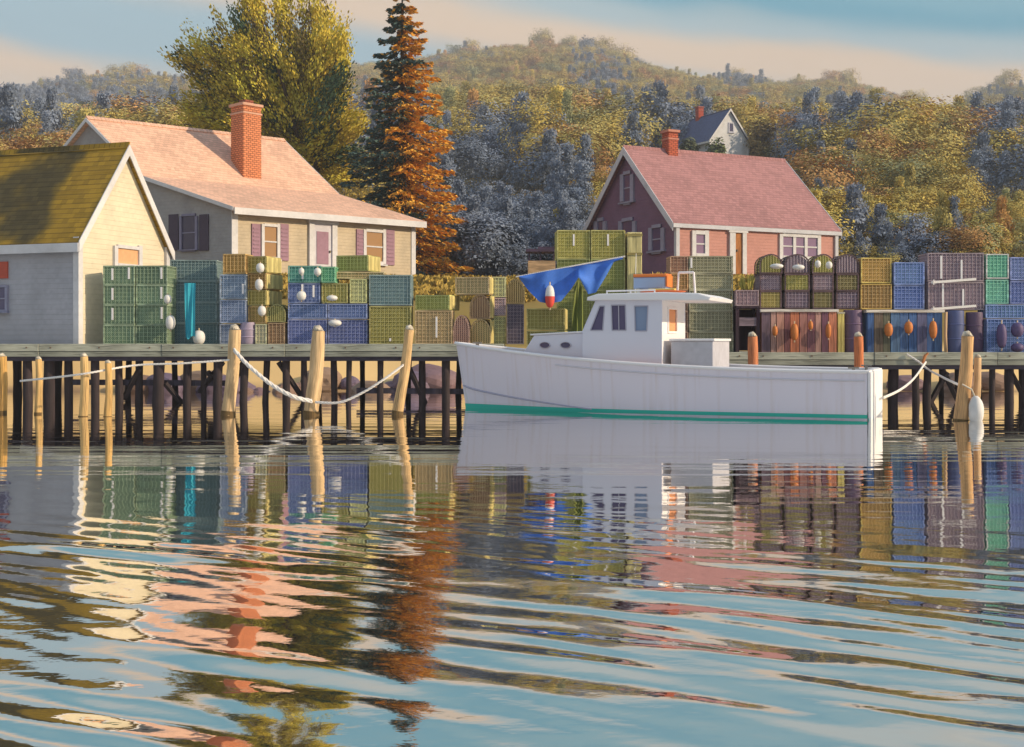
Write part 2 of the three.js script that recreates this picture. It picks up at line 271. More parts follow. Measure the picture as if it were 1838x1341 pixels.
// rectangular gabled house: A near corner, g along the gable, l along the long side
function gabled(t, A, g, l, y0, ye, yr, { wallM, gableM, roofM, trimM, over = 0.28, rake = 0.3, trim = 0.24, et = trim * 0.8 }) {
  const P = (a, b, y) => V(A.x + g.x * a + l.x * b, y, A.z + g.z * a + l.z * b);
  const gl = Math.hypot(g.x, g.z), ll = Math.hypot(l.x, l.z);
  const ring = [P(0, 0, y0), P(1, 0, y0), P(1, 0, ye), P(0.5, 0, yr), P(0, 0, ye)], ring2 = [P(0, 1, y0), P(1, 1, y0), P(1, 1, ye), P(0.5, 1, yr), P(0, 1, ye)];
  const centre = P(0.5, 0.5, (y0 + ye) / 2);
  const outw = (pts, th) => { const n = V(0, 0, 0).crossVectors(pts[1].clone().sub(pts[0]), pts[2].clone().sub(pts[0])), m = pts.reduce((s, p) => s.add(p), V(0, 0, 0)).multiplyScalar(1 / pts.length); return slab(n.dot(m.sub(centre)) > 0 ? pts : pts.slice().reverse(), th); };
  part('gable_wall', outw(ring, 0.12), gableM, t); part('gable_wall', outw(ring2, 0.12), gableM, t);
  part('wall', outw([P(0, 0, y0), P(0, 1, y0), P(0, 1, ye), P(0, 0, ye)], 0.12), wallM, t); part('wall', outw([P(1, 0, y0), P(1, 1, y0), P(1, 1, ye), P(1, 0, ye)], 0.12), wallM, t);
  const ra = rake / ll, oa = over / gl, k = (yr - ye) / 0.5, lift = 0.1;
  const side = (a0, a1) => [P(a0, -ra, yr + lift), P(a0, 1 + ra, yr + lift), P(a1, 1 + ra, ye - k * oa + lift), P(a1, -ra, ye - k * oa + lift)];
  const s1 = side(0.5, -oa), s2 = side(0.5, 1 + oa);
  const rf = part('roof', [outw(s1, 0.13), outw(s2, 0.13)], roofM, t);
  part('ridge_cap', bar(P(0.5, -ra, yr + lift + 0.02), P(0.5, 1 + ra, yr + lift + 0.02), 0.2, 0.06), roofM, rf);
  // rake boards on both gables and eave boards
  const tr = [];
  for (const [b, s] of [[-ra, -1], [1 + ra, 1]]) for (const [a0, a1] of [[0.5, -oa], [0.5, 1 + oa]]) {
    const e = 0.035 / ll * s, dn = V(0, -trim, 0), p = P(a0, b + e, yr + lift + 0.03), q = P(a1, b + e, ye - k * oa + lift + 0.03);
    tr.push(outw([p, q, q.clone().add(dn), p.clone().add(dn)], 0.032));
  }
  tr.forEach(q => part('rake_board', q, trimM, t));
  const ev = [];
  for (const a of [-oa, 1 + oa]) { const e = 0.03 / gl * (a < 0 ? -1 : 1), p = P(a + e, -ra, ye - k * oa + lift - 0.02), q = P(a + e, 1 + ra, ye - k * oa + lift - 0.02), dn = V(0, -et, 0); ev.push(outw([p, q, q.clone().add(dn), p.clone().add(dn)], 0.028)); }
  ev.forEach(q => part('eave_board', q, trimM, t));
  const cb = []; for (const [a, b] of [[0, 0], [1, 0], [0, 1]]) { const p = P(a, b, 0); cb.push(boxG(0.2, ye - y0, 0.2).rotateY(Math.atan2(-g.z, g.x)).translate(p.x, (y0 + ye) / 2, p.z)); }
  cb.forEach(q => part('corner_board', q, trimM, t));
  return { P, roof: rf, gable: new Wall(P(0, 0, 0), P(1, 0, 0)), front: new Wall(P(0, 0, 0), P(0, 1, 0)) };
}

// the mossy roofed shed at the left edge, on the wharf
{
  const A = at(140, HY, 36.9), t = thing('wharf_shed', 'cream gabled shed with a mossy ochre roof at the left end of the wharf', 'shed', V(A.x, 1.45, A.z));
  const H = gabled(t, A, V(1.49, 0, -4.1), V(-8.5, 0, -3.1), 1.45, 4.98, 7.95, { wallM: clapPaint('#c3c3cd', 0.85), gableM: clapPaint('#f0e2c6', 0.95), roofM: shingles('#bd9530', 0.8, R.roofM), trimM: WHITE, over: 0.2, rake: 0.18, trim: 0.34 });  // long walls get a blue-grey paint that carries their shade
  windowOn(H.gable, t, 202, 252, 441, 480, paint('#f0b888'), WHITE, { fw: 6, bars: 0 });
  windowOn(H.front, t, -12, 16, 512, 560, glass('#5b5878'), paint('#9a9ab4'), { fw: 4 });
  part('red_board', H.front.pbox(-14, 15, 470, 500, 0, 0.05), paint('#c4553f'), t);
  part('sill_beam', H.gable.box(-0.1, 4.4, 1.38, 1.6, 0, 0.07), woodH('#d98f5c'), t);
}

// the cottage with the pink roof: a bell-cast roof running down over the front room
{
  const A = at(415, HY, 54), B = at(745, HY, 62), y0 = 4.4, ye = 7.74;
  const R1 = V(-19.9, 12.25, -58), R2 = V(-12.44, 12.55, -66), ab = B.clone().sub(A);
  const t = thing('cottage', 'tan cottage with a pink roof, white trim and mauve shutters', 'house', V(A.x, y0, A.z));
  const y = (p, h) => V(p.x, h, p.z), mix = (p, q, f) => p.clone().lerp(q, f);
  const K1 = y(mix(R1, A, 0.42), 9.3), K2 = y(mix(R2, B, 0.42), 9.45), EA = y(A, ye), EB = y(B, ye + 0.16);
  const C1 = V(R1.x - 4.2, 8.6, R1.z - 2.6), C2 = V(R2.x - 4.2, 8.6, R2.z - 2.6);
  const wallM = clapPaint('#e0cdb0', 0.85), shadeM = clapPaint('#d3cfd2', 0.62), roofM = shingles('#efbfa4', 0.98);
  part('wall', slab([y(A, y0), y(B, y0), EB, EA], 0.14), wallM, t);
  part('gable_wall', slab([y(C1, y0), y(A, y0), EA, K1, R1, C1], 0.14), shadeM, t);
  part('gable_wall', slab([y(B, y0), y(C2, y0), C2, R2, K2, EB], 0.14), wallM, t);
  part('wall', slab([y(C2, y0), y(C1, y0), C1, C2], 0.14), wallM, t);
  // roof with overhangs
  const u = ab.clone().setY(0).normalize(), up = V(0, 0.12, 0), ov = 0.25, ext = (p, s) => p.clone().addScaledVector(u, s * ov).add(up);
  const f1 = EA.clone().sub(K1).normalize().multiplyScalar(0.45), f2 = EB.clone().sub(K2).normalize().multiplyScalar(0.45);
  const r1 = ext(R1, -1), r2 = ext(R2, 1), k1 = ext(K1, -1), k2 = ext(K2, 1), e1 = ext(EA, -1).add(f1), e2 = ext(EB, 1).add(f2), c1 = ext(C1, -1), c2 = ext(C2, 1);
  const roof = part('roof', [slab([k1, k2, r2, r1], 0.12), slab([e1, e2, k2, k1], 0.12), slab([c2, c1, r1, r2], 0.12)], roofM, t);
  part('ridge_cap', bar(r1.clone().add(V(0, 0.02, 0)), r2.clone().add(V(0, 0.02, 0)), 0.24, 0.07), roofM, roof);
  const dn = h => V(0, -h, 0), fr = (p, q, h) => slab([p.clone().add(dn(h)), q.clone().add(dn(h)), q, p], 0.05);
  const nA = V(-u.z, 0, u.x), push = (p, v, s) => p.clone().addScaledVector(v, s);
  part('eave_board', fr(push(e1, nA, 0.06).add(dn(0.02)), push(e2, nA, 0.06).add(dn(0.02)), 0.3), WHITE, t);
  [fr(push(r1, u, -0.06), push(k1, u, -0.06), 0.17), fr(push(k1, u, -0.06), push(e1, u, -0.06), 0.17), fr(push(c1, u, -0.06), push(r1, u, -0.06), 0.2), fr(push(k2, u, 0.06), push(r2, u, 0.06), 0.2), fr(push(e2, u, 0.06), push(k2, u, 0.06), 0.2)].forEach(q => part('rake_board', q, WHITE, t));
  const WF = new Wall(y(A, 0), y(B, 0)), WG = new Wall(y(A, 0), y(C1, 0));
  [WF.box(0.0, 0.32, y0, ye, 0, 0.05), WF.box(WF.s(745) - 0.28, WF.s(745), y0, ye + 0.1, 0, 0.05)].forEach(q => part('corner_board', q, WHITE, t));
  const shut = paint('#b48aa0', 0.85), paneM = glass('#a8825a');
  for (const [x0, x1, a, b, s0, s1] of [[468, 501, 402, 466, 451, 502], [651, 691, 412, 474, 639, 692]]) {
    windowOn(WF, t, x0, x1, a, b, paneM, WHITE, { fw: 5 });
    for (const s of [s0, s1]) { const sh = part('shutter', WF.pbox(s, s + 15, a, b + 2, 0, 0.06), shut, t); const rails = []; for (let k = 1; k < 9; k++) rails.push(WF.pbox(s + 2, s + 13, a + (b - a) * k / 9, a + (b - a) * k / 9 + 2, 0.062, 0.085)); part('louvre', rails, shut, sh); }
  }
  const dr = part('door_frame', [WF.pbox(553, 562, 398, 492, 0, 0.12), WF.pbox(594, 603, 398, 492, 0, 0.12), WF.pbox(551, 605, 392, 402, 0, 0.16)], WHITE, t);
  const door = part('door', WF.pbox(562, 594, 402, 492, 0, 0.05), paint('#dcd8e2'), t);
  part('door_panel', WF.pbox(567, 588, 416, 474, 0.05, 0.075), shut, door); part('handle', WF.pbox(589.5, 591.5, 450, 454, 0.05, 0.11), M('#6b6250', { metalness: 0.8, roughness: 0.4 }), door);
  const dk = paint('#6d6480', 0.8), dk2 = paint('#594a60', 0.8);  // gable shutters, frame and pane get darker tones as painted shade
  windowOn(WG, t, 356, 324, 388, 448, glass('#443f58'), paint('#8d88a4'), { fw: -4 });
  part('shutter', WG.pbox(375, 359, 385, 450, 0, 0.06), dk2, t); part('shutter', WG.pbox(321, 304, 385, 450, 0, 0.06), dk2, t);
  // chimney astride the lower front slope
  const c = at(437, 327, 60.9), ch = chimneyG(c.x, c.z - 0.6, 47 * Math.PI / 180, 1.08, 8.4, 13.55);
  const cs = part('chimney', ch.stack, brick('#e69064', 0.95), roof); part('chimney_cap', ch.cap, paint('#d9a78c'), cs); part('flue', ch.flue, brick('#a65a45'), cs);
}

// the red house; plum puts the shade of its gable into the paint
{
  const A = at(1215, HY, 60), y0 = 4.5, t = thing('red_house', 'red cottage with a gable end coloured plum for shade and brown roof behind the boat', 'house', V(A.x, y0, A.z));
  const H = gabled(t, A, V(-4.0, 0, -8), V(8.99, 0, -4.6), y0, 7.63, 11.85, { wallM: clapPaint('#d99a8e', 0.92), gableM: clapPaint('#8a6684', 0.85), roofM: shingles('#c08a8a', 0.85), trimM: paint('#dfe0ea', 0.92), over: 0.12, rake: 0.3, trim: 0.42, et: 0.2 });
  const pm = glass('#8d7490');
  windowOn(H.front, t, 1241, 1271, 414, 462, pm, WHITE, { fw: 7 });
  windowOn(H.front, t, 1398, 1472, 420, 466, pm, WHITE, { fw: 6, cols: 3 });
  const fr = part('door_frame', [H.front.pbox(1308, 1318, 418, 492, 0, 0.12), H.front.pbox(1331, 1338, 418, 492, 0, 0.12), H.front.pbox(1306, 1340, 413, 418, 0, 0.14)], WHITE, t);
  const dr = part('door', H.front.pbox(1318, 1331, 418, 492, 0, 0.05), wood('#b8763c'), t); part('handle', H.front.pbox(1320, 1322, 448, 452, 0.05, 0.12), M('#4d4438', { metalness: 0.8, roughness: 0.4 }), dr);
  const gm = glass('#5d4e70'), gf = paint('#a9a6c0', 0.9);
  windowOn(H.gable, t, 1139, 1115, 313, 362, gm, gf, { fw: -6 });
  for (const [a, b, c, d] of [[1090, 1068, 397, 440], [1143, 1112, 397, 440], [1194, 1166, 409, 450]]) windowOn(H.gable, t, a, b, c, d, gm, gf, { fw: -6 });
  const p = H.P(0.5, 0.26, 0), ch = chimneyG(p.x, p.z, 27 * Math.PI / 180, 0.62, 10.9, 12.9);
  const cs = part('chimney', ch.stack, brick('#cf6a4e', 0.95), H.roof); part('chimney_cap', ch.cap, paint('#c98672'), cs);
}

// the white house high on the hill
{
  const A = at(1275, HY, 150), y0 = 20.5, ye = ya(250, 151), yr = ya(199, 152), t = thing('hill_house', 'small white gabled house with a slate blue roof high on the wooded hill', 'house', V(A.x, y0, A.z));
  const H = gabled(t, A, V(5.1, 0, -2.5), V(-3.5, 0, -7.2), y0, ye, yr, { wallM: clapPaint('#c9ccd8', 0.9), gableM: clapPaint('#e8e8ec', 0.95), roofM: shingles('#5f6a92', 0.8), trimM: WHITE, over: 0.35, rake: 0.3, trim: 0.3 });
  windowOn(H.gable, t, 1307, 1317, 220, 238, glass('#4e4a68'), paint('#c6c6d6'), { fw: 2, bars: 0 });
  windowOn(H.gable, t, 1290, 1299, 256, 274, glass('#5a5674'), paint('#c6c6d6'), { fw: 2, bars: 0 });
  const p = H.P(0.5, 0.8, 0), ch = chimneyG(p.x, p.z, 0.4, 0.75, yr - 0.7, yr + 1.3);
  const cs = part('chimney', ch.stack, brick('#c8573f'), H.roof); part('chimney_cap', ch.cap, paint('#b8675a'), cs);
}

// open roofed shelter beyond the traps
{
  const D = 60, b = at(970, 490, D), t = thing('open_shelter', 'low tan shelter with a dark flat roof on thin posts beyond the traps', 'shelter', V(b.x, 4.4, b.z));
  const x0 = xa(948, D), x1 = xa(997, D);
  part('wall', box(x0, x1, 4.4, ya(468, D), -D - 1.2, -D), woodH('#d8b48c'), t);
  for (const px of [950, 970, 994]) part('post', box(xa(px, D) - 0.04, xa(px, D) + 0.04, ya(468, D), ya(452, D), -D - 0.1, -D - 0.02), wood('#4c3a55'), t);
  part('roof', [box(x0 - 0.1, x1 + 0.1, ya(452, D), ya(447, D), -D - 1.4, -D + 0.15), box(xa(966, D), x1 + 0.05, ya(447, D) + 0.003, ya(443, D), -D - 1.3, -D + 0.05)], woodH('#584562'), t);
}

// ------------------------------------------------------------------ the wharf: two lengths of deck on pilings
const DF = 36.5, DB = 42, DECK_L = 1.75, DECK_R = 1.5;
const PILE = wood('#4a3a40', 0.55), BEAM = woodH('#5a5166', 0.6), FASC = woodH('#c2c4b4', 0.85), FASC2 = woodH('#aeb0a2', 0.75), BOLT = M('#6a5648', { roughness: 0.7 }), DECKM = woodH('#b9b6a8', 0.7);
function piling(px, D, top, r, lean, seed) { const x = xa(px, D); return limb(spline([V(x + lean, -1.6, -D + 0.02), V(x + lean * 0.5, 0.2, -D), V(x, top, -D - 0.02)], 7), [1.06, 1.08, 1.04, 1.0, 0.97, 0.96, 0.95, 0.94].map(q => q * r), 9, 0.07, seed); }
function wharf(label, x0, x1, deck, front, back, braces, walers = []) {
  const t = thing('wharf', label, 'wharf', V((x0 + x1) / 2, 0, -(DF + DB) / 2)), r = rng(Math.round(900 + x0 * 7));
  for (let x = x0; x < x1 - 0.1; x += 3.66) { const e = Math.min(x1, x + 3.66); const jz = (r() - 0.5) * 0.02; part('fascia_board', box(x + 0.006, e - 0.006, deck - 0.205, deck + 0.012 + (r() - 0.5) * 0.012, -DF - 0.02, -DF + 0.07 + jz, 0.01), FASC, t); const lo = part('lower_board', box(x + 0.006, e - 0.006, deck - 0.37, deck - 0.214, -DF - 0.02, -DF + 0.05 + jz, 0.01), FASC2, t); for (const q of [0.35, 1.8, 3.3]) if (x + q < e) part('bolt', new THREE.CylinderGeometry(0.025, 0.025, 0.02, 8).rotateX(Math.PI / 2).translate(x + q, deck - 0.1, -DF + 0.078 + jz), BOLT, t); }
  const pl = []; for (let x = x0; x < x1; x += 0.23) pl.push(box(x + 0.005, Math.min(x1, x + 0.225), deck - 0.06, deck + (r() - 0.5) * 0.008, -DB, -DF - 0.03)); part('deck_planks', pl, DECKM, t, { kind: 'stuff' });
  part('beam', box(x0, x1, deck - 0.5, deck - 0.07, -DF - 0.36, -DF - 0.06), BEAM, t); part('beam', box(x0, x1, deck - 0.5, deck - 0.07, -DB + 0.1, -DB + 0.38), BEAM, t);
  for (let x = x0 + 0.6; x < x1; x += 2.4) part('joist', box(x, x + 0.14, deck - 0.3, deck - 0.065, -DB + 0.4, -DF - 0.38), BEAM, t);
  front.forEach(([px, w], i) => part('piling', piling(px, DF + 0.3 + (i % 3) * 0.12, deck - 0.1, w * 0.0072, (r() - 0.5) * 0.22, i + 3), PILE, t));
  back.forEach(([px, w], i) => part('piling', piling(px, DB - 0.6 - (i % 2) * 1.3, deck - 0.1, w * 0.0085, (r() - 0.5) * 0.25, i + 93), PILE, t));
  for (const [a, b, c, d] of braces) part('brace', bar(at(a, b, DF + 0.32), at(c, d, DF + 0.62), 0.11, 0.13), PILE, t);
  for (const [a, b, p] of walers) part('waler', bar(at(a, p, DF + 0.56), at(b, p + 2, DF + 0.56), 0.17, 0.06), BEAM, t);
  return t;
}
wharf('long left wharf on dark pilings under the shed and the traps', xa(-150, DF), xa(905, DF), DECK_L,
  [[48, 20], [88, 24], [122, 18], [170, 18], [212, 17], [250, 17], [286, 25], [337, 18], [365, 12], [392, 20], [440, 17], [480, 14], [513, 17], [545, 13], [598, 14], [627, 12], [683, 14], [757, 15], [800, 18], [842, 15], [888, 15]],
  [[30, 18], [105, 16], [232, 12], [312, 12], [417, 12], [575, 11], [650, 11], [735, 11], [825, 12]],
  [[250, 662, 222, 716], [296, 688, 332, 730], [400, 650, 358, 704], [436, 652, 400, 730], [500, 650, 548, 722], [734, 660, 766, 730], [372, 668, 398, 690]], [[128, 420, 686], [640, 860, 701]]);
wharf('right wharf on tall dark pilings behind the moored boat', xa(905, DF) + 0.03, xa(2050, DF), DECK_R,
  [[930, 14], [985, 14], [1045, 14], [1110, 14], [1170, 14], [1235, 14], [1292, 22], [1332, 12], [1371, 12], [1395, 20], [1436, 14], [1483, 22], [1522, 12], [1560, 14], [1605, 22], [1643, 16], [1667, 17], [1720, 16], [1782, 13], [1812, 20], [1836, 18], [1890, 18], [1960, 18]],
  [[950, 12], [1080, 12], [1200, 12], [1312, 12], [1415, 12], [1505, 12], [1690, 10], [1757, 10], [1862, 12], [1925, 12]],
  [[1428, 652, 1405, 690], [1455, 652, 1470, 690], [1700, 668, 1668, 726], [1692, 664, 1722, 724], [1812, 664, 1840, 716]]);

// boulders along the foot of the bank
{
  const r = rng(64), g0 = []; for (let k = 0; k < 4; k++) { const g = new THREE.IcosahedronGeometry(1, 3), p = g.attributes.position; for (let i = 0; i < p.count; i++) { const x = p.getX(i), y = p.getY(i), z = p.getZ(i), n = 0.7 + 0.6 * fbm(x * 1.1 + k * 9, y * 1.1, z * 1.1, 3); p.setXYZ(i, x * n, y * n * 0.72, z * n); } g0.push(metreUV(g)); }
  const cs = [paint('#8d7078', 0.9), paint('#9a7a68', 0.9), paint('#7c6a80', 0.9), paint('#a88a74', 0.9)];
  for (let i = 0; i < 18; i++) { const px = i < 15 ? lerp(235, 800, (i + r() * 0.7) / 15) : lerp(1620, 1838, (i - 15 + r()) / 3), D = 44.2 + r() * 1.6, sc = 0.32 + r() * 0.5, x = xa(px, D), m = new THREE.Mesh(g0[i % 4], cs[Math.floor(r() * 4)]); m.name = numbered('boulder'); m.position.set(x, ground(x, D) + sc * 0.22, -D); m.scale.set(sc * (1.1 + r() * 0.6), sc, sc); m.rotation.y = r() * 6; m.castShadow = m.receiveShadow = true; scene.add(m); tag(m, 'brown mauve boulder at the foot of the bank behind the pilings', 'boulder', 'boulders along the foot of the bank'); }
}

// posts standing in the water before the wharf, weathered gold, each with its lean
function pole(name, label, top, foot, D, w, hex, { tip = true } = {}) {
  const a = at(top[0], top[1], D), b = at(foot[0], foot[1], D), dir = b.clone().sub(a), c = V(b.x + dir.x * 0.45, -1.4, b.z), r = w / F * D / 2;
  const t = thing(name, label, 'post', V(b.x, 0, b.z), 'posts standing in the water along the wharf');
  const pts = spline([c, b, a.clone().lerp(b, 0.5).add(V(0.03, 0, 0)), a], 10);
  part('shaft', limb(pts, pts.map((p, i) => r * lerp(1.12, 0.86, i / 10)), 10, 0.05, Math.round(top[0])), wood(hex, 0.95), t);
  if (tip) { part('wet_band', limb([pts[2], pts[3], b.clone().lerp(a, 0.0), b.clone().lerp(a, 0.05)], [1.15, 1.14, 1.13, 1.08].map(v => v * r), 10, 0.06, 8, false), wood('#7a6038', 0.8), t); const q = a.clone().addScaledVector(dir, -0.0), e = a.clone().addScaledVector(dir, -0.05); part('pale_top', limb([q, a.clone().lerp(e, 0.6), e.add(V(r * 0.25, 0, 0))], [r * 0.88, r * 0.74, r * 0.3], 10, 0.04, 4), wood('#e8dcc8', 0.9), t); }
  return t;
}
const PL = 'weathered gold mooring post';
pole('mooring_post', PL + ' with a rope, leaning, in front of the teal traps', [422, 592], [409, 745], 30.6, 24, '#e6c394');
pole('mooring_post', PL + ' between two ropes in front of the blue traps', [572, 594], [558, 745], 30.6, 27, '#e6c394');
pole('mooring_post', PL + ' leaning to the right nearest the boat bow', [735, 592], [713, 745], 30.6, 19, '#e4bd88');
pole('mooring_post', PL + ' cut off by the left edge of the picture', [4, 640], [3, 742], 31.3, 17, '#dcab60');
pole('mooring_post', 'thin gold post crossed by the rope in front of the shed wall greyed for shade', [69, 645], [68, 745], 31, 13, '#e2b878');
pole('mooring_post', 'gold post below the corner of the cream shed gable', [151, 640], [149, 752], 30, 16, '#e4bd80');
pole('mooring_post', 'short gold post just right of the shed corner post', [194, 652], [193, 752], 30, 14, '#e0b470');
pole('mooring_post', 'orange post with a white top rising behind the boat cockpit', [1351, 604], [1349, 745], 34.6, 20, '#dd8a5c');
pole('mooring_post', 'orange post with a white top rising behind the boat stern', [1541, 604], [1539, 742], 34.6, 19, '#dd8352');
const POST_R = pole('mooring_post', 'gold post at the right with a white foam float tied to it', [1737, 604], [1724, 760], 28.6, 25, '#e2b27c');
pole('mooring_post', 'thin pale stub post right behind the right post', [1755, 642], [1748, 757], 28.9, 15, '#e0b98c');
{ const p = at(1752, 738, 28.4), t = thing('foam_float', 'white foam float hanging against the post at the right', 'float', p);
  const g = new THREE.SphereGeometry(1, 18, 14), q = g.attributes.position; for (let i = 0; i < q.count; i++) { const n = 1 + 0.16 * (fbm(q.getX(i) * 2 + 4, q.getY(i) * 2, q.getZ(i) * 2, 2) - 0.5); q.setXYZ(i, q.getX(i) * 0.17 * n, q.getY(i) * 0.36 * n, q.getZ(i) * 0.17 * n); } g.computeVertexNormals();
  part('float', g, paint('#eceaea'), t, { local: true }); part('lashing', limb([V(-0.03, 0.33, 0), V(-0.1, 0.5, 0), V(-0.3, 0.62, -0.05)], [0.02, 0.02, 0.02], 6), paint('#e2d6c2'), t, { local: true }); }

// mooring ropes
const ROPE = M('#e4dfdc', { roughness: 0.95 });
function ropeThing(label, pts, r) { const m = new THREE.Mesh(rope(pts, r), ROPE); m.name = numbered('mooring_rope'); m.castShadow = m.receiveShadow = true; scene.add(m); tag(m, label, 'rope', 'slack mooring ropes'); }
ropeThing('thick white rope sagging between the first and second tall posts', [at(420, 628, 30.45), at(445, 655, 30.3), at(490, 692, 30.2), at(530, 713, 30.2), at(560, 720, 30.4)], 0.055);
ropeThing('thin white rope rising from the second tall post to the bow post', [at(566, 722, 30.4), at(610, 722, 30.3), at(650, 705, 30.3), at(690, 680, 30.3), at(724, 655, 30.45)], 0.032);
ropeThing('white rope drawn along the left pilings to the first tall post', [at(36, 684, 31), at(150, 671, 29.8), at(240, 656, 30.4), at(330, 652, 30.4), at(414, 646, 30.5)], 0.026);
ropeThing('white rope from the boat stern up to the right wharf', [at(1586, 714, 30.4), at(1612, 702, 31.5), at(1640, 680, 34), at(1662, 650, 36.2)], 0.035);
ropeThing('short white rope crossing the wharf edge above the stern rope', [at(1628, 636, 36.38), at(1650, 650, 36.3), at(1662, 660, 36.2), at(1690, 676, 34), at(1728, 694, 28.7)], 0.032);
{ const p = at(1661, 640, 36.3), t = thing('cleat_post', 'little orange tipped stake where the ropes cross the wharf edge', 'stake', p); part('stake', limb([at(1655, 656, 36.36), at(1661, 638, 36.36), at(1666, 634, 36.3)], [0.04, 0.045, 0.03], 7), wood('#c9814f'), t); }

// ------------------------------------------------------------------ lobster traps, crates, barrels, buoys
const OL = '#8f8a3c', OLD = '#6e6432', MV = '#7d6a80', GR = '#5f8068', TE = '#4f7480', BL = '#4a68a8', BB = '#4d77c4', OC = '#ab8438', TN = '#b09468', BR = '#94714e', GY = '#8a8a70', PU = '#4d4264', YE = '#e0cf88', LIME = '#9aa04c', SEA = '#5cb49c', AQ = '#2aa2ba';
const trapCache = new Map();
function trapGeo(L, H, Wd, arch) {
  const key = [L, H, Wd].map(q => q.toFixed(2)).join() + arch; if (trapCache.has(key)) return trapCache.get(key);
  const x = L / 2, z = Wd / 2, b = 0.034, fr = [], wi = [];
  if (!arch) {
    for (const sx of [-1, 1]) for (const sz of [-1, 1]) fr.push(box(sx * x - b / 2 - sx * b / 2, sx * x + b / 2 - sx * b / 2, 0, H, sz * z - b / 2 - sz * b / 2, sz * z + b / 2 - sz * b / 2));
    for (const yy of [0, H - b]) { for (const sz of [-1, 1]) fr.push(box(-x + b, x - b, yy, yy + b, sz * z - b / 2 - sz * b / 2, sz * z + b / 2 - sz * b / 2)); for (const sx of [-1, 1]) fr.push(box(sx * x - b / 2 - sx * b / 2, sx * x + b / 2 - sx * b / 2, yy, yy + b, -z + b, z - b)); }
    const nx = Math.max(3, Math.round(L / 0.115)), ny = Math.max(2, Math.round(H / 0.115)), nz = Math.max(3, Math.round(Wd / 0.115)), w = 0.011;
    for (let i = 1; i < nx; i++) { const a = -x + L * i / nx; for (const s of [-1, 1]) wi.push(box(a - w / 2, a + w / 2, b, H - b, s * (z - 0.012) - w / 2, s * (z - 0.012) + w / 2)); wi.push(box(a - w / 2, a + w / 2, H - 0.018, H - 0.007, -z + b, z - b)); }
    for (let i = 1; i < ny; i++) { const a = H * i / ny; for (const s of [-1, 1]) { wi.push(box(-x + b, x - b, a - w / 2, a + w / 2, s * (z - 0.020) - w / 2, s * (z - 0.020) + w / 2)); wi.push(box(s * (x - 0.020) - w / 2, s * (x - 0.020) + w / 2, a - w / 2, a + w / 2, -z + b, z - b)); } }
    for (let i = 1; i < nz; i++) { const a = -z + Wd * i / nz; for (const s of [-1, 1]) wi.push(box(s * (x - 0.012) - w / 2, s * (x - 0.012) + w / 2, b, H - b, a - w / 2, a + w / 2)); }
    const core = boxG(L - 0.085, H - 0.07, Wd - 0.085).translate(0, H / 2, 0);
    const g = { frame: join(fr), wires: join(wi), core }; trapCache.set(key, g); return g;
  }
  // half-round wooden trap: bows over a floor, laths along
  const s = new THREE.Shape(), prof = []; const hh = H * 0.45;
  for (let i = 0; i <= 12; i++) { const a = Math.PI * i / 12; prof.push([Math.cos(a) * x, hh + Math.sin(a) * (H - hh)]); }
  const shp = k => { const q = new THREE.Shape(); q.moveTo(-x * k, 0.02); q.lineTo(x * k, 0.02); for (const [px, py] of prof) q.lineTo(px * k, py * k); q.closePath(); return q; };
  const core = metreUV(new THREE.ExtrudeGeometry(shp(0.93), { depth: Wd - 0.1, bevelEnabled: false }).translate(0, 0, -Wd / 2 + 0.05));
  for (const zz of [-z, 0, z - 0.04]) for (let i = 0; i < 12; i++) fr.push(bar(V(prof[i][0], prof[i][1], zz + 0.02), V(prof[i + 1][0], prof[i + 1][1], zz + 0.02), 0.035));
  for (const sx of [-1, 1]) for (const zz of [-z, 0, z - 0.04]) fr.push(bar(V(sx * x, 0, zz + 0.02), V(sx * x, hh, zz + 0.02), 0.035));
  fr.push(box(-x, x, 0, 0.035, -z + 0.002, -z + 0.04), box(-x, x, 0, 0.035, z - 0.04, z - 0.002));
  for (let i = 1; i < 12; i++) wi.push(bar(V(prof[i][0] * 0.98, prof[i][1] * 0.99, -z + 0.04), V(prof[i][0] * 0.98, prof[i][1] * 0.99, z - 0.04), 0.03, 0.012));
  for (const k of [0.25, 0.5, 0.75]) for (const sx of [-1, 1]) wi.push(bar(V(sx * x * 0.97, hh * k * 1.3, -z + 0.04), V(sx * x * 0.97, hh * k * 1.3, z - 0.04), 0.012, 0.03));
  for (let i = 1; i < 8; i++) { const a = -x + L * i / 8, top = hh + Math.sqrt(Math.max(0, 1 - (a / x) ** 2)) * (H - hh); wi.push(box(a - 0.008, a + 0.008, 0.035, top - 0.03, z - 0.026, z - 0.012)); }
  const g = { frame: join(fr), wires: join(wi), core }; trapCache.set(key, g); return g;
}
const GROUP_T = 'lobster traps stacked on the wharf';
let tn = 0;
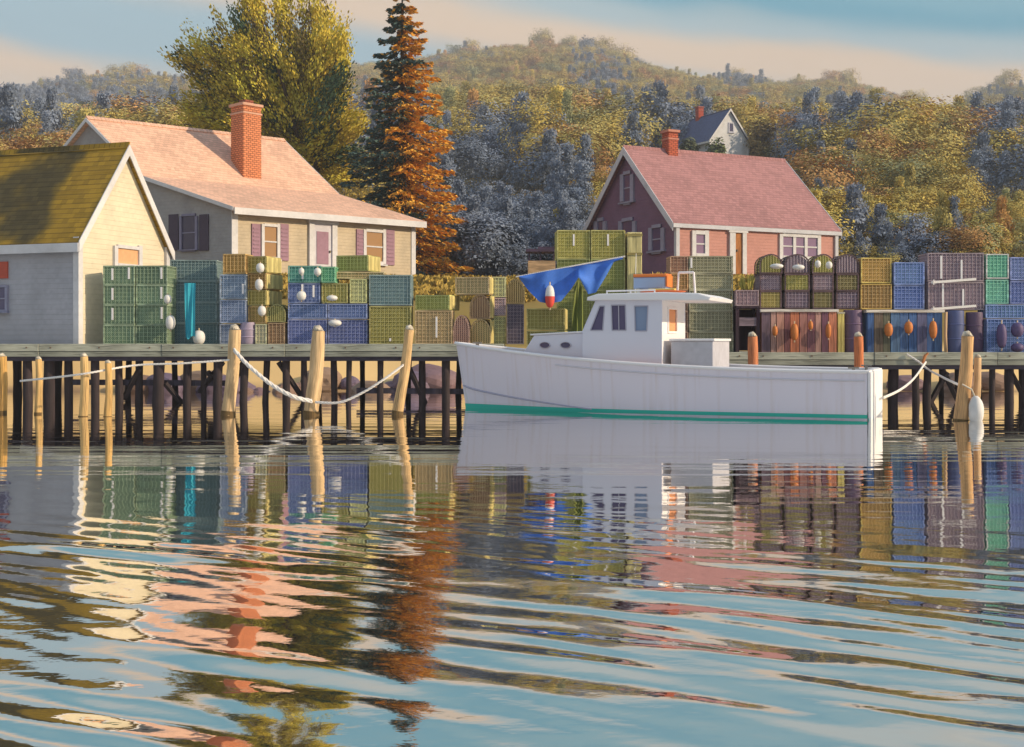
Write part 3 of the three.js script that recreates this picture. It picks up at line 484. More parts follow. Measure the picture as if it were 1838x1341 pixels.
// x0..x1, y0..y1: the near face as it is seen, D its distance; turn swings the right-hand end towards the viewer
function trap(x0, x1, y0, y1, hex, label, { D = 36.95, depth = 0.75, turn = 0, arch = false, end, straps, frame } = {}) {
  const jr = rng(1000 + tn++), ps = D / F, L = (x1 - x0) * ps / Math.cos(turn) - 0.012, H = (y1 - y0) * ps - 0.008, yb = ya(y1, D);
  turn += (jr() - 0.5) * 0.09;
  const cx = xa((x0 + x1) / 2, D), cz = -D - Math.abs(Math.sin(turn)) * L / 2 - jr() * 0.06, t = thing('lobster_trap', label, 'lobster trap', V(cx - Math.sin(turn) * depth / 2, yb, cz - depth / 2 * Math.cos(turn)), GROUP_T, turn);
  const g = trapGeo(+L.toFixed(2), +H.toFixed(2), +depth.toFixed(2), arch), k = 0.82 + jr() * 0.4, lite = new THREE.Color(hex);
  const bq = '#' + lite.clone().lerp(new THREE.Color('#d8d0b8'), 0.2).getHexString();
  const mk = (n, ge, m) => { const q = new THREE.Mesh(ge, m); q.name = n; q.castShadow = q.receiveShadow = true; t.add(q); return q; };
  mk('frame', g.frame, woodH(frame || bq, +(1.6 * k).toFixed(1))); mk('wire_mesh', g.wires, M(bq, {}, 1.5)); mk('netting', g.core, M('#' + lite.clone().lerp(new THREE.Color('#b8b09a'), 0.14).getHexString(), { map: R.net, roughness: 0.95 }, +(2.1 * k).toFixed(1)));
  if (end) mk('sunlit_end', boxG(0.02, H - 0.05, depth - 0.05).translate(L / 2 + 0.012, H / 2, 0), wood(end, 1.0));  // sunlit end of the trap, painted as a pale yellow panel
  for (const [f, v0, v1] of straps || []) mk('strap', boxG(0.055, H * (v1 - v0), 0.02).translate(-L / 2 + L * f, H * (v0 + v1) / 2, depth / 2 + 0.012), M('#e8e6e8'));
  return t;
}
const RW = ['top', 'second', 'third', 'bottom'];
// 1 green stack beside the shed
{ const ys = [476, 511, 547, 583, 618]; for (let i = 0; i < 4; i++) for (const [j, x0, x1, nm] of [[0, 183, 241, 'left'], [1, 242, 300, 'right']]) trap(x0, x1, ys[i], ys[i + 1], GR, `green wire trap, ${RW[i]} row of the ${nm} column beside the shed gable`, { turn: -0.05, depth: 0.8, straps: i < 3 ? [[0.3, 0.25, 0.85], [0.82, 0.3, 0.9]].slice(j, i === 0 ? 2 : j + 1) : null }); }
// 2 teal stack
{ const ys = [466, 504, 542, 580, 618]; for (let i = 0; i < 4; i++) trap(304, 388, ys[i], ys[i + 1], TE, `dark teal wire trap, ${RW[i]} of the stack behind the turquoise tarp`, { D: 37.9, depth: 0.9 }); }
// 3 blue-grey and ochre stack
trap(398, 440, 455, 491, OC, 'small ochre trap on top of the blue grey traps left of the column with painted sunlit ends', { turn: -0.1 });
trap(393, 441, 492, 536, '#6a84a4', 'blue grey trap directly under the small ochre trap', { straps: [[0.9, 0.2, 0.6]] });
trap(393, 441, 537, 580, '#6078a2', 'blue grey trap above the lavender barrel behind the first mooring post');
trap(393, 424, 581, 618, '#6c80a4', 'short blue grey trap on the deck behind the first mooring post');
for (const [i, a, b] of [[0, 459, 489], [1, 490, 519], [2, 520, 548], [3, 549, 580]]) trap(441, 477, a, b, i % 2 ? OC : '#a4943c', `ochre trap, ${RW[i]} of the narrow column hung with white buoys`, { turn: -0.32, depth: 1.0, end: YE });
trap(457, 478, 581, 618, '#e0b894', 'small peach coloured crate on the deck right of the lavender barrel');
trap(480, 511, 546, 578, OL, 'olive trap on the brown trap at the left of the blue traps', { turn: -0.12, arch: true });
trap(480, 511, 579, 618, BR, 'brown trap standing on the deck at the left of the blue traps', { turn: -0.12 });
// blue stack
trap(516, 575, 476, 507, '#2f8f8a', 'teal green trap at the top left of the blue stack', { depth: 0.8, straps: [[0.45, 0.2, 0.6]] });
trap(576, 602, 478, 507, '#3d9a76', 'small green trap right beside the teal green trap at the top of the blue stack');
trap(516, 574, 508, 544, BL, 'blue trap under the teal green trap', { straps: [[0.45, 0.3, 0.95], [0.8, 0.3, 0.9]] });
trap(576, 624, 508, 544, OL, 'olive trap in the middle of the blue stack', { turn: -0.03 });
trap(627, 658, 500, 544, YE, 'pale yellow crate standing upright in the blue stack', { depth: 0.6 });
trap(516, 587, 545, 572, BL, 'flat blue trap, left of the middle blue row'); trap(588, 659, 545, 572, BL, 'flat blue trap, right of the middle blue row');
trap(516, 587, 573, 618, '#43599c', 'dark blue trap on the deck behind the second mooring post'); trap(588, 659, 573, 618, '#41589c', 'dark blue trap on the deck right of the second mooring post');
trap(601, 660, 457, 486, LIME, 'green trap with its sunlit end painted pale yellow, topmost against the cottage wall', { D: 37.3, turn: -0.3, depth: 1.0, end: YE });
trap(603, 690, 487, 500, TN, 'thin tan pallet crate under the topmost green trap', { D: 37.3, depth: 0.9 });
trap(662, 738, 493, 548, TE, 'teal blue trap over the tall olive trap', { turn: -0.03 });
trap(662, 738, 549, 618, OL, 'tall olive trap on the deck at the third mooring post', { straps: [[0.5, 0.08, 0.16]] });
// tan group by the bow
trap(744, 806, 529, 556, LIME, 'flat lime green trap with its sunlit end painted yellow left of the bow', { turn: -0.3, depth: 1.0, end: YE });
trap(744, 812, 557, 618, TN, 'large tan trap with one white strap left of the bow', { straps: [[0.58, 0.2, 0.82]], turn: -0.05 });
trap(814, 842, 566, 618, '#8a625c', 'narrow red brown trap right of the large tan trap', { arch: true });
trap(816, 878, 496, 528, TN, 'tan trap on top of the arched brown traps', { D: 37.2, turn: -0.25, end: YE, depth: 0.9 });
trap(843, 879, 529, 572, BR, 'upper arched brown trap left of the dark purple trap', { D: 37.1, arch: true, turn: -0.2, end: YE, depth: 0.9 });
trap(843, 880, 573, 618, '#b79a62', 'lower arched tan trap behind the boat foredeck', { D: 37.1, arch: true, turn: -0.2, end: YE, depth: 0.9 });
trap(882, 908, 496, 533, YE, 'pale yellow crate at the top left of the hanging blue tarp', { D: 37.6 });
trap(881, 908, 534, 566, '#a58a9a', 'mauve trap under the pale yellow crate by the blue tarp', { D: 37.6 });
trap(881, 908, 567, 618, YE, 'tall pale yellow crate behind the foredeck', { D: 37.6 });
trap(909, 941, 501, 545, '#8c7844', 'rounded brown trap at the left corner of the blue tarp', { D: 37.8, arch: true });
trap(909, 941, 546, 618, PU, 'tall dark purple trap behind the cabin trunk', { D: 37.4 });
// behind the boat
trap(945, 1014, 553, 592, OL, 'olive trap with its sunlit end painted yellow low behind the boat cabin trunk', { D: 37.2, turn: -0.12, end: YE, depth: 1.0 });
trap(945, 1014, 593, 632, OL, 'olive trap under the one behind the cabin trunk', { D: 37.2, turn: -0.12, depth: 1.0 });
{ const ys = [412, 464, 520, 576, 632]; for (let i = 0; i < 4; i++) for (const [x0, x1, nm, e] of [[1000, 1060, 'left', null], [1061, 1122, 'right', YE]]) trap(x0, x1, ys[i], ys[i + 1], i ? '#7f8a3c' : '#98943e', `olive trap, ${RW[i]} row of the ${nm} column of the tall stack behind the wheelhouse`, { D: 38.6, depth: 1.15, end: e, straps: i === 0 ? [[0.5, 0.45, 0.85]] : null }); }
{ const st = thing('crate', 'pale yellow upright slab added as the sunlit right end of the tall olive stack', 'crate', at(1139, 632, 38.6));
  part('box', box(xa(1126, 38.6), xa(1152, 38.6), ya(632, 38.6), ya(417, 38.6), -39.6, -38.55, 0.02), wood('#e0d498'), st); part('batten', [box(xa(1125, 38.6), xa(1153, 38.6), ya(458, 38.6), ya(454, 38.6), -38.55, -38.52), box(xa(1125, 38.6), xa(1153, 38.6), ya(424, 38.6), ya(420, 38.6), -38.55, -38.52)], woodH('#b8a868'), st); }  // sunlit end of the olive stack, added as a separate yellow box
// grey-olive tall stack beside the wheelhouse
{ const ys = [459, 490, 520, 558, 595, 633]; for (let i = 0; i < 5; i++) { const n = ['top', 'second', 'third', 'fourth', 'bottom'][i]; trap(1203, 1236, ys[i], ys[i + 1], i === 1 ? '#a8743a' : '#8a5f4c', `brown trap, ${n} of the narrow column just aft of the wheelhouse roof`, { D: 37.3, depth: 0.9 }); trap(1237, 1317, ys[i], ys[i + 1], GY, `grey olive trap, ${n} of the wide column aft of the wheelhouse`, { D: 37.3, depth: 1.0, straps: i === 0 ? [[0.05, 0.3, 0.9]] : null }); } }
// mauve crate on the dark rack
trap(1321, 1363, 520, 549, '#8c7080', 'mauve trap on the dark rack right of the grey olive stack');
{ const D = 37, t = thing('rack', 'dark maroon rack with a grey shelf under the mauve trap', 'rack', at(1342, 633, D)), m = wood('#3d2636'), x0 = xa(1321, D), x1 = xa(1364, D), y0 = DECK_R, y1 = ya(549, D);
  for (const x of [x0 + 0.05, x1 - 0.05]) for (const z of [-D - 0.05, -D - 0.7]) part('leg', box(x - 0.05, x + 0.05, y0, y1 - 0.08, z - 0.05, z + 0.05), m, t);
  part('top', box(x0, x1, y1 - 0.08, y1 - 0.004, -D - 0.78, -D + 0.02, 0.01), m, t); part('shelf', box(x0 + 0.1, x1 - 0.1, ya(585, D), ya(570, D), -D - 0.7, -D - 0.02), woodH('#8c7a86'), t); part('back', box(x0 + 0.1, x1 - 0.1, y0 + 0.05, y1 - 0.085, -D - 0.78, -D - 0.74), m, t); }
{ const D = 37.2, b = at(1341, 520, D), t = thing('rope_coil', 'small tuft of yellow green rope on the mauve trap', 'rope', b), r = rng(5), gs = []; for (let i = 0; i < 26; i++) { const a = r() * 6.28, q = 0.05 + r() * 0.15; gs.push(limb(spline([V(Math.cos(a) * q, 0, Math.sin(a) * q), V(Math.cos(a) * (q + 0.06), 0.14 + r() * 0.12, Math.sin(a) * (q + 0.06)), V(Math.cos(a) * (q + 0.1), 0.24 + r() * 0.26, Math.sin(a) * (q + 0.1))], 5), [0.02, 0.02, 0.02, 0.018, 0.016, 0.012], 5)); } part('strands', gs, M('#a49a48'), t, { local: true }); }
// four columns on the long bin
{ const cols = [[1363, 1406, [OL, MV, '#96883e'], 'first'], [1408, 1456, [MV, OL, '#75627e'], 'second'], [1458, 1499, ['#96903e', MV, OLD], 'third'], [1501, 1545, [MV, OLD, '#75627e'], 'fourth']], ys = [456, 491, 522, 554], cn = { [OL]: 'olive', [MV]: 'mauve', [OLD]: 'dark brown' };
  for (const [x0, x1, cs, nm] of cols) for (let i = 0; i < 3; i++) trap(x0 + 1, x1 - 2, ys[i], ys[i + 1], cs[i], `${cn[cs[i]] || (cs[i] === '#75627e' ? 'mauve' : 'olive')} trap, ${['top', 'middle', 'lowest'][i]} of the ${nm} column on the long plank bin`, { D: 37.1, depth: 0.85, frame: '#5d4a50', arch: i === 0 }); }
function bin(label, x0, x1, y0, y1, D, cols, topHex, seed) {
  const t = thing('plank_bin', label, 'bin', at((x0 + x1) / 2, y1, D)), r = rng(seed), X0 = xa(x0, D), X1 = xa(x1, D), Y0 = ya(y1, D), Y1 = ya(y0, D), n = cols.length; let x = X0;
  const ws = cols.map(() => 0.7 + r() * 0.6), s = ws.reduce((a, b) => a + b, 0);
  cols.forEach((c, i) => { const w = ws[i] / s * (X1 - X0); part('plank', box(x + 0.008, x + w - 0.008, Y0, Y1 - 0.09, -D - 0.05 + (r() - 0.5) * 0.02, -D + (r() - 0.5) * 0.02, 0.006), wood(c), t); x += w; });
  part('side', [box(X0, X0 + 0.05, Y0, Y1 - 0.09, -D - 1.1, -D - 0.07), box(X1 - 0.05, X1, Y0, Y1 - 0.09, -D - 1.1, -D - 0.07)], wood(cols[n - 1]), t); part('back', box(X0 + 0.051, X1 - 0.051, Y0, Y1 - 0.09, -D - 1.1, -D - 1.04), wood(cols[0]), t);
  part('lid', box(X0 - 0.05, X1 + 0.05, Y1 - 0.088, Y1 - 0.004, -D - 1.15, -D + 0.06, 0.012), woodH(topHex), t); return t;
}
bin('long bin of pink, mauve and rust planks under the four trap columns', 1367, 1502, 555, 633, 36.95, ['#75606e', '#c49a90', '#c89484', '#8e5a5e', '#c97a58', '#b07c74', '#96656e', '#c89a90', '#7d5266', '#cd8468'], '#e4dcd4', 3);
{ const D = 36.95, t = thing('crate', 'upright pale yellow slab added as the sunlit right end of the plank bin', 'crate', at(1509, 633, D)); for (let i = 0; i < 2; i++) part('plank', box(xa(1504 + i * 6, D) + 0.004, xa(1510 + i * 6, D) - 0.004, DECK_R, ya(563, D), -D - 0.5, -D - 0.01, 0.006), wood('#dccb78'), t); part('cap', box(xa(1503, D), xa(1517, D), ya(563, D) + 0.002, ya(560, D), -D - 0.52, -D), woodH('#e6dfc8'), t); }  // added to stand for the sunlit yellow end of the bin
trap(1546, 1602, 462, 508, OC, 'upper ochre trap between the mauve column and the blue traps', { D: 37.1, frame: '#c9a860', depth: 0.9 }); trap(1546, 1602, 509, 555, '#a07c3c', 'lower ochre brown trap on the left end of the blue bin', { D: 37.1, frame: '#c9a860', depth: 0.9 });
trap(1605, 1660, 470, 511, BB, 'upper bright blue trap right of the ochre traps', { D: 37.1 }); trap(1605, 1660, 512, 555, '#446cb8', 'lower bright blue trap on the blue bin', { D: 37.1 });
bin('blue plank bin with rusty patches and a pale lid at the right', 1557, 1692, 556, 633, 36.95, ['#4a6ca4', '#7a6a5c', '#70705e', '#5c7ea8', '#5878ac', '#4e72ac', '#6a6a8e', '#4c70ac', '#5274a6'], '#e6dcd0', 8);
{ const D = 36.9, t = thing('stake', 'tan upright stake at the right end of the blue bin', 'stake', at(1698, 633, D)); part('shaft', limb([at(1698, 633, D), at(1697, 600, D), at(1698, 560, D)], [0.055, 0.05, 0.048], 8, 0.05), wood('#d8b48c'), t); }
trap(1667, 1768, 453, 505, '#806e84', 'upper wide mauve trap with white straps at the right', { D: 37.15, depth: 1.0, straps: [[0.24, 0.1, 0.9], [0.6, 0.05, 0.75]] }); trap(1667, 1768, 506, 556, '#7c6a80', 'lower wide mauve trap with white straps at the right', { D: 37.15, depth: 1.0, straps: [[0.26, 0.1, 0.95], [0.62, 0.15, 0.75]] });
{ const D = 37.05, m = M('#ece8e4'); for (const [y, l] of [[505, 'upper'], [553, 'lower']]) { const t = thing('pale_board', `${l} pale board lashed along the wide mauve traps`, 'board', at(1715, y, D)); part('board', bar(at(1672, y + 2, D), at(1752, y - 4, D), 0.07, 0.035), m, t); part('end_lashing', bar(at(1676, y - 3, D - 0.03), at(1676, y + 6, D - 0.03), 0.04, 0.02), ROPE, t); } }
trap(1771, 1812, 455, 500, SEA, 'upper sea green trap right of the mauve traps', { D: 37.15, depth: 1.0, frame: '#c8e0d4' }); trap(1771, 1812, 501, 545, SEA, 'lower sea green trap right of the mauve traps', { D: 37.15, depth: 1.0, frame: '#8ac4b0' });
trap(1771, 1842, 546, 571, BB, 'flat bright blue trap under the sea green traps', { D: 37.0 }); trap(1814, 1870, 461, 503, '#5570b8', 'upper blue trap at the right edge', { D: 37.15 }); trap(1814, 1870, 504, 545, '#4a66b0', 'lower blue trap at the right edge', { D: 37.15 });
trap(1772, 1850, 572, 633, BB, 'large bright blue crate on the deck at the right edge', { D: 36.95, depth: 0.9 });

function barrel(label, x0, x1, y0, y1, hex, D = 36.95, squash = 0.9) {
  const r = (x1 - x0) / F * D / 2, H = (y1 - y0) / F * D, t = thing('barrel', label, 'barrel', V(xa((x0 + x1) / 2, D), ya(y1, D), -D - r)), pts = [[0, 0], [r * 0.9, 0], [r * 0.95, 0.02], [r * 0.985, H * 0.2], [r, H * 0.5], [r * 0.985, H * 0.8], [r * 0.95, H - 0.03], [r * 0.9, H - 0.004], [r * 0.86, H - 0.004], [r * 0.85, H - 0.05], [0, H - 0.05]].map(q => new THREE.Vector2(...q));
  part('drum', new THREE.LatheGeometry(pts, 24), M(hex, { map: R.mottleF, roughness: 0.55 }, 1.1), t, { local: true });
  for (const f of [0.33, 0.67]) part('hoop', new THREE.TorusGeometry(r * 1.0, 0.018, 6, 26).rotateX(Math.PI / 2).translate(0, H * f, 0), M(hex, { roughness: 0.5 }, 1.25), t, { local: true });
}
barrel('lavender barrel on the deck behind the first mooring post', 428, 456, 578, 618, '#a294ac');
barrel('dark purple barrel at the right end of the long plank bin', 1518, 1553, 556, 633, '#66506e');
barrel('dark blue barrel left of the post at the right', 1702, 1737, 557, 633, '#4c5888');
barrel('plum barrel partly behind the top of the right post', 1739, 1770, 560, 633, '#54405e');

function buoy(label, px, py, D, w, h, hex, tipHex, grp) {
  const t = thing('buoy', label, 'buoy', at(px, py, D), grp), a = w / F * D / 2, b = h / F * D / 2;
  const prof = []; for (let i = 0; i <= 12; i++) { const q = i / 12 * Math.PI; prof.push(new THREE.Vector2(Math.sin(q) ** 0.75 * a, -Math.cos(q) * b)); }
  part('float', new THREE.LatheGeometry(prof, 16), M(hex, { map: R.mottleF, roughness: 0.6 }), t, { local: true });
  part('spindle', limb([V(0, -b * 1.25, 0), V(0, b * 1.3, 0)], [0.02, 0.02], 6), M('#c9b494'), t, { local: true });
  if (tipHex) part('band', new THREE.LatheGeometry(prof.slice(0, 7).map(q => new THREE.Vector2(q.x * 1.03, q.y * 1.02)), 16), M(tipHex, { roughness: 0.6 }), t, { local: true });
}
const WB = 'white buoys hung on the traps';
for (const [px, py, w, h, l] of [[301, 537, 14, 16, 'upper white buoy between the green and teal traps'], [306, 579, 17, 26, 'large white buoy low between the green and teal traps'], [357, 606, 22, 26, 'white buoy on the deck at the foot of the turquoise tarp'], [467, 481, 15, 17, 'white buoy at the top of the narrow ochre column'], [465, 511, 15, 20, 'white buoy in the middle of the narrow ochre column'], [470, 558, 15, 18, 'lowest white buoy of the narrow ochre column'], [541, 487, 10, 12, 'small white buoy on the teal green trap'], [570, 488, 13, 14, 'white buoy at the right end of the teal green trap'], [541, 531, 17, 17, 'round white buoy on the blue trap'], [596, 535, 20, 10, 'flat white buoy on the olive trap in the blue stack'], [601, 580, 24, 12, 'white buoy on the dark blue deck trap'], [1394, 478, 24, 9, 'white buoy on the first column of the long bin'], [1433, 480, 22, 10, 'white buoy on the second column of the long bin'], [1468, 474, 11, 13, 'left white buoy on the third column of the long bin'], [1488, 476, 12, 13, 'right white buoy on the third column of the long bin']]) buoy(l, px, py, 36.8, w, h, '#ece9e6', null, WB);
for (const [px, py, w, h, l] of [[1391, 594, 10, 18, 'orange buoy at the left of the long plank bin'], [1426, 596, 14, 30, 'largest orange buoy on the long plank bin'], [1455, 584, 9, 16, 'small orange buoy in the middle of the long plank bin'], [1487, 594, 10, 26, 'orange buoy at the right of the long plank bin'], [1595, 592, 15, 24, 'left orange buoy on the blue bin'], [1631, 588, 15, 22, 'round middle orange buoy on the blue bin'], [1675, 592, 14, 32, 'right orange buoy on the blue bin']]) buoy(l, px, py, 36.8, w, h, '#d07a34', null, 'orange buoys hung on the plank bins');
for (const [px, py, w, h, l] of [[1798, 603, 18, 44, 'long plum buoy on the bright blue crate'], [1826, 592, 22, 26, 'round plum buoy on the bright blue crate'], [1826, 624, 22, 16, 'low plum buoy at the foot of the bright blue crate']]) buoy(l, px, py, 36.75, w, h, '#5a4a78', null, 'plum buoys on the blue crate');
buoy('white buoy with a red lower half hanging under the blue tarp', 987, 532, 36.6, 17, 40, '#ecebea', '#d84a3c');

// cloths: the hanging blue tarp, the turquoise one, green netting
function cloth(name, label, cat, top, bot, D, hex, amp, nU = 46, nV = 16, seed = 1) {      // top(u), bot(u): [px, py] edges
  const pos = [], idx = [], uv = [];
  for (let i = 0; i <= nU; i++) for (let j = 0; j <= nV; j++) { const u = i / nU, v = j / nV, a = top(u), b = bot(u), p = at(lerp(a[0], b[0], v), lerp(a[1], b[1], v), D); p.z += amp * (0.2 + 0.8 * v) * (Math.sin(u * 17 + seed + v * 1.6) + 0.6 * Math.sin(u * 31 + v * 3 + seed * 2)) + amp * 0.7 * Math.sin(u * 6 + v * 5); pos.push(p.x, p.y, p.z); uv.push(p.x, p.y); }
  for (let i = 0; i < nU; i++) for (let j = 0; j < nV; j++) { const a = i * (nV + 1) + j, b = a + nV + 1; idx.push(a, a + 1, b, b, a + 1, b + 1); }
  const g = new THREE.BufferGeometry(); g.setAttribute('position', new THREE.Float32BufferAttribute(pos, 3)); g.setAttribute('uv', new THREE.Float32BufferAttribute(uv, 2)); g.setIndex(idx); g.computeVertexNormals();
  const c = at(...bot(0.5), D), t = thing(name, label, cat, c); part('sheet', g, M(hex, { map: R.mottleF, roughness: 0.75 }, 1.1), t); return t;
}
{
  const B = [[932, 498], [950, 522], [968, 541], [985, 544], [1007, 540], [1025, 518], [1038, 497], [1047, 512], [1056, 527], [1070, 524], [1088, 495], [1102, 469], [1118, 464]], T0 = u => { const x = lerp(932, 1118, u); return [x, lerp(496, 462, u)]; };
  const t = cloth('tarp', 'bright blue tarp hung on a line between the traps and the wheelhouse', 'tarp', T0, u => { const x = lerp(932, 1118, u); return [x, table(B, x) + 1]; }, 36.7, '#3f78dc', 0.1, 90, 18, 3);
  part('line', rope([at(926, 497, 36.75), at(1020, 479, 36.7), at(1122, 460, 36.75)], 0.022), ROPE, t);
}
cloth('tarp', 'turquoise tarp hanging down the right of the green traps', 'tarp', u => [lerp(331, 351, u), 508], u => [lerp(333, 350, u), 606 + 3 * Math.sin(u * 6)], 36.6, AQ, 0.03, 16, 14, 2);
cloth('net', 'mossy green fishing net hanging below the peak of the blue tarp', 'net', u => [lerp(1030, 1046, u), 503 + 8 * Math.abs(u - 0.5) * 4], u => [lerp(1026, 1050, u), 598 - 6 * u], 37.05, '#6f7a34', 0.05, 16, 16, 6);

// ------------------------------------------------------------------ the lobster boat
{
  const t = thing('lobster_boat', 'white lobster boat with a green waterline moored along the wharf', 'boat', V(-1.5, 0, -34.1), null, -22 * Math.PI / 180);
  const L = 11.14, HULL = M('#e4dff0', { map: R.streak, roughness: 0.4 }, 1.0), TRIM = M('#eceaee', { roughness: 0.5 }), TEAL = M('#26b0a0', { roughness: 0.5 }, 1.1), o = { local: true };
  const sheer = u => 1.12 + 0.66 * Math.pow(1 - u, 2.1), bS = u => 1.56 * Math.pow(Math.sin(Math.PI / 2 * Math.min(1, u / 0.52)), 0.78) * (1 - 0.05 * sstep(0.6, 1, u)), bW = u => 1.44 * Math.pow(Math.sin(Math.PI / 2 * Math.min(1, u / 0.62)), 1.05) * (1 - 0.03 * sstep(0.7, 1, u));
  // half-breadth and station position of the side at height y
  const sec = (u, y) => { const s = sheer(u), f = clamp(y / s, -0.5, 1), w = f < 0 ? bW(u) * (1 + f * 1.1) : lerp(bW(u), bS(u), Math.pow(f, 0.8)) ; const rake = 0.24 - 0.3 * f; return V(u * L + rake * Math.pow(1 - u, 4) - 0.0 + (u > 0.999 ? 0 : 0), y, Math.max(0, w)); };
  const NU = 40, ys = u => { const s = sheer(u); return [-0.35, -0.15, 0, 0.14, 0.3, 0.5, 0.7, 0.85, 1].map((q, i) => i < 4 ? q : 0.14 + (s - 0.14) * [0, 0, 0, 0, 0.18, 0.38, 0.6, 0.8, 1][i]); };
  function skin(off, pick, side) { const pos = [], idx = [], uv = []; let m = 0; for (let i = 0; i <= NU; i++) { const u = Math.pow(i / NU, 1.25), yy = pick(u); m = yy.length; for (const y of yy) { const p = sec(u, y); pos.push(p.x - off * Math.pow(1 - u, 6), p.y, side * (p.z + off)); uv.push(p.x, p.y); } } for (let i = 0; i < NU; i++) for (let j = 0; j < m - 1; j++) { const a = i * m + j, b = a + m; side > 0 ? idx.push(a, b, a + 1, a + 1, b, b + 1) : idx.push(a, a + 1, b, b, a + 1, b + 1); } const g = new THREE.BufferGeometry(); g.setAttribute('position', new THREE.Float32BufferAttribute(pos, 3)); g.setAttribute('uv', new THREE.Float32BufferAttribute(uv, 2)); g.setIndex(idx); g.computeVertexNormals(); return g; }
  part('hull', [skin(0, ys, 1), skin(0, ys, -1)], HULL, t, o);
  part('inner_hull', [skin(-0.07, u => ys(u).slice(3), 1), skin(-0.07, u => ys(u).slice(3), -1)], M('#d8d6da', { roughness: 0.6 }), t, o);
  part('waterline_stripe', [skin(0.008, () => [-0.03, 0.05, 0.12], 1), skin(0.008, () => [-0.03, 0.05, 0.12], -1)], TEAL, t, o);
  { // transom
    const yy = ys(1), q = yy.map(y => sec(1, y)), ring = [...q, ...q.slice().reverse().map(p => V(p.x, p.y, -p.z))].map(p => V(p.x + 0.02, p.y, p.z)); part('transom', slab(ring, 0.06), TRIM, t, o);
    part('transom_stripe', box(L + 0.022, L + 0.034, -0.03, 0.1, -bW(1) - 0.005, bW(1) + 0.005), TEAL, t, o); part('transom_cap', box(L - 0.08, L + 0.06, 1.115, 1.16, -1.5, 1.5, 0.012), TRIM, t, o);
  }
  const railPts = side => { const p = []; for (let i = 0; i <= 44; i++) { const u = Math.pow(i / 44, 1.25), q = sec(u, sheer(u)); p.push(V(q.x - 0.02 * (1 - u) ** 6, q.y + 0.01, side * q.z)); } return p; };
  for (const s of [1, -1]) part('rub_rail', limb(railPts(s), railPts(s).map(() => 0.045), 7), TRIM, t, o);
  part('spray_rail', limb(Array.from({ length: 20 }, (_, i) => { const u = 0.004 + i / 19 * 0.38, q = sec(u, lerp(0.62, 0.1, Math.pow(i / 19, 0.72))); return V(q.x, q.y, q.z + 0.012); }), Array.from({ length: 20 }, (_, i) => lerp(0.028, 0.016, i / 19)), 6), M('#a9a8be', { roughness: 0.6 }), t, o);
  { // foredeck and cockpit sole
    const dk = (u0, u1, dy, y) => { const p = [], q = []; for (let i = 0; i <= 20; i++) { const u = lerp(u0, u1, i / 20), h = y ?? sheer(u) - dy, s = sec(u, Math.min(h, sheer(u))); p.push(V(s.x, h, s.z - 0.04)); q.push(V(s.x, h, -s.z + 0.04)); } const pos = [], idx = []; for (let i = 0; i <= 20; i++) { p[i].z = Math.max(0.002, p[i].z); q[i].z = -p[i].z; pos.push(p[i].x, p[i].y, p[i].z, q[i].x, q[i].y, q[i].z); } for (let i = 0; i < 20; i++) idx.push(i * 2, i * 2 + 2, i * 2 + 1, i * 2 + 1, i * 2 + 2, i * 2 + 3); const g = new THREE.BufferGeometry(); g.setAttribute('position', new THREE.Float32BufferAttribute(pos, 3)); g.setIndex(idx); return metreUV(g.toNonIndexed()); };
    part('foredeck', dk(0.012, 0.57, 0.06), woodH('#d98a4c'), t, o); part('cockpit_sole', dk(0.56, 0.995, 0, 0.45), M('#b0aeb8'), t, o);
    part('bow_cleat', [box(0.55, 0.62, sheer(0.05) - 0.06, sheer(0.05) + 0.1, -0.04, 0.04), box(0.45, 0.72, sheer(0.05) + 0.06, sheer(0.05) + 0.11, -0.025, 0.025)], M('#9a958e', { metalness: 0.7, roughness: 0.4 }), t, o);
  }
  // trunk cabin
  const CAB = M('#d9daea', { roughness: 0.45 }, 1.0);
  const prism = (prof, z0, z1, bev = 0.02) => { const s = new THREE.Shape(prof.map(q => new THREE.Vector2(...q))); const g = new THREE.ExtrudeGeometry(s, { depth: z1 - z0 - 2 * bev, bevelEnabled: true, bevelThickness: bev, bevelSize: bev, bevelSegments: 2, bevelOffset: -bev }); return metreUV(g.translate(0, 0, z0 + bev)); };
  const tk = x => lerp(0.62, 1, clamp((x - 2.12) / 2.28, 0, 1)), taper = g => { const p = g.attributes.position; for (let i = 0; i < p.count; i++) p.setZ(i, p.getZ(i) * tk(p.getX(i))); return metreUV(g); };
  part('trunk_cabin', taper(prism([[2.12, 1.4], [4.4, 1.1], [4.4, 2.08], [2.55, 2.0]], -1.08, 1.08, 0.03)), CAB, t, o);
  part('trunk_roof', taper(prism([[2.45, 1.995], [4.35, 2.075], [4.35, 2.12], [2.43, 2.035]], -1.12, 1.12, 0.015)), TRIM, t, o);
  for (const x of [2.88, 3.5]) { const p = new THREE.CylinderGeometry(0.15, 0.15, 0.03, 24).rotateX(Math.PI / 2).scale(1, 0.5, 1).rotateY(-0.17).translate(x, 1.74, 1.083 * tk(x)), q = new THREE.TorusGeometry(0.155, 0.018, 8, 26).scale(1, 0.5, 1).rotateY(-0.17).translate(x, 1.74, 1.093 * tk(x)); const po = part('porthole', q, M('#b9b6c4', { metalness: 0.5, roughness: 0.4 }), t, o); part('pane', p, glass('#4a4668'), po, o); }
  // wheelhouse sides with window openings
  const sideS = () => { const s = new THREE.Shape([[4.05, 1.1], [6.15, 1.1], [6.15, 2.88], [4.44, 2.88], [4.06, 2.05]].map(q => new THREE.Vector2(...q))); for (const w of WIN) s.holes.push(new THREE.Path(w.map(q => new THREE.Vector2(...q)))); return s; };
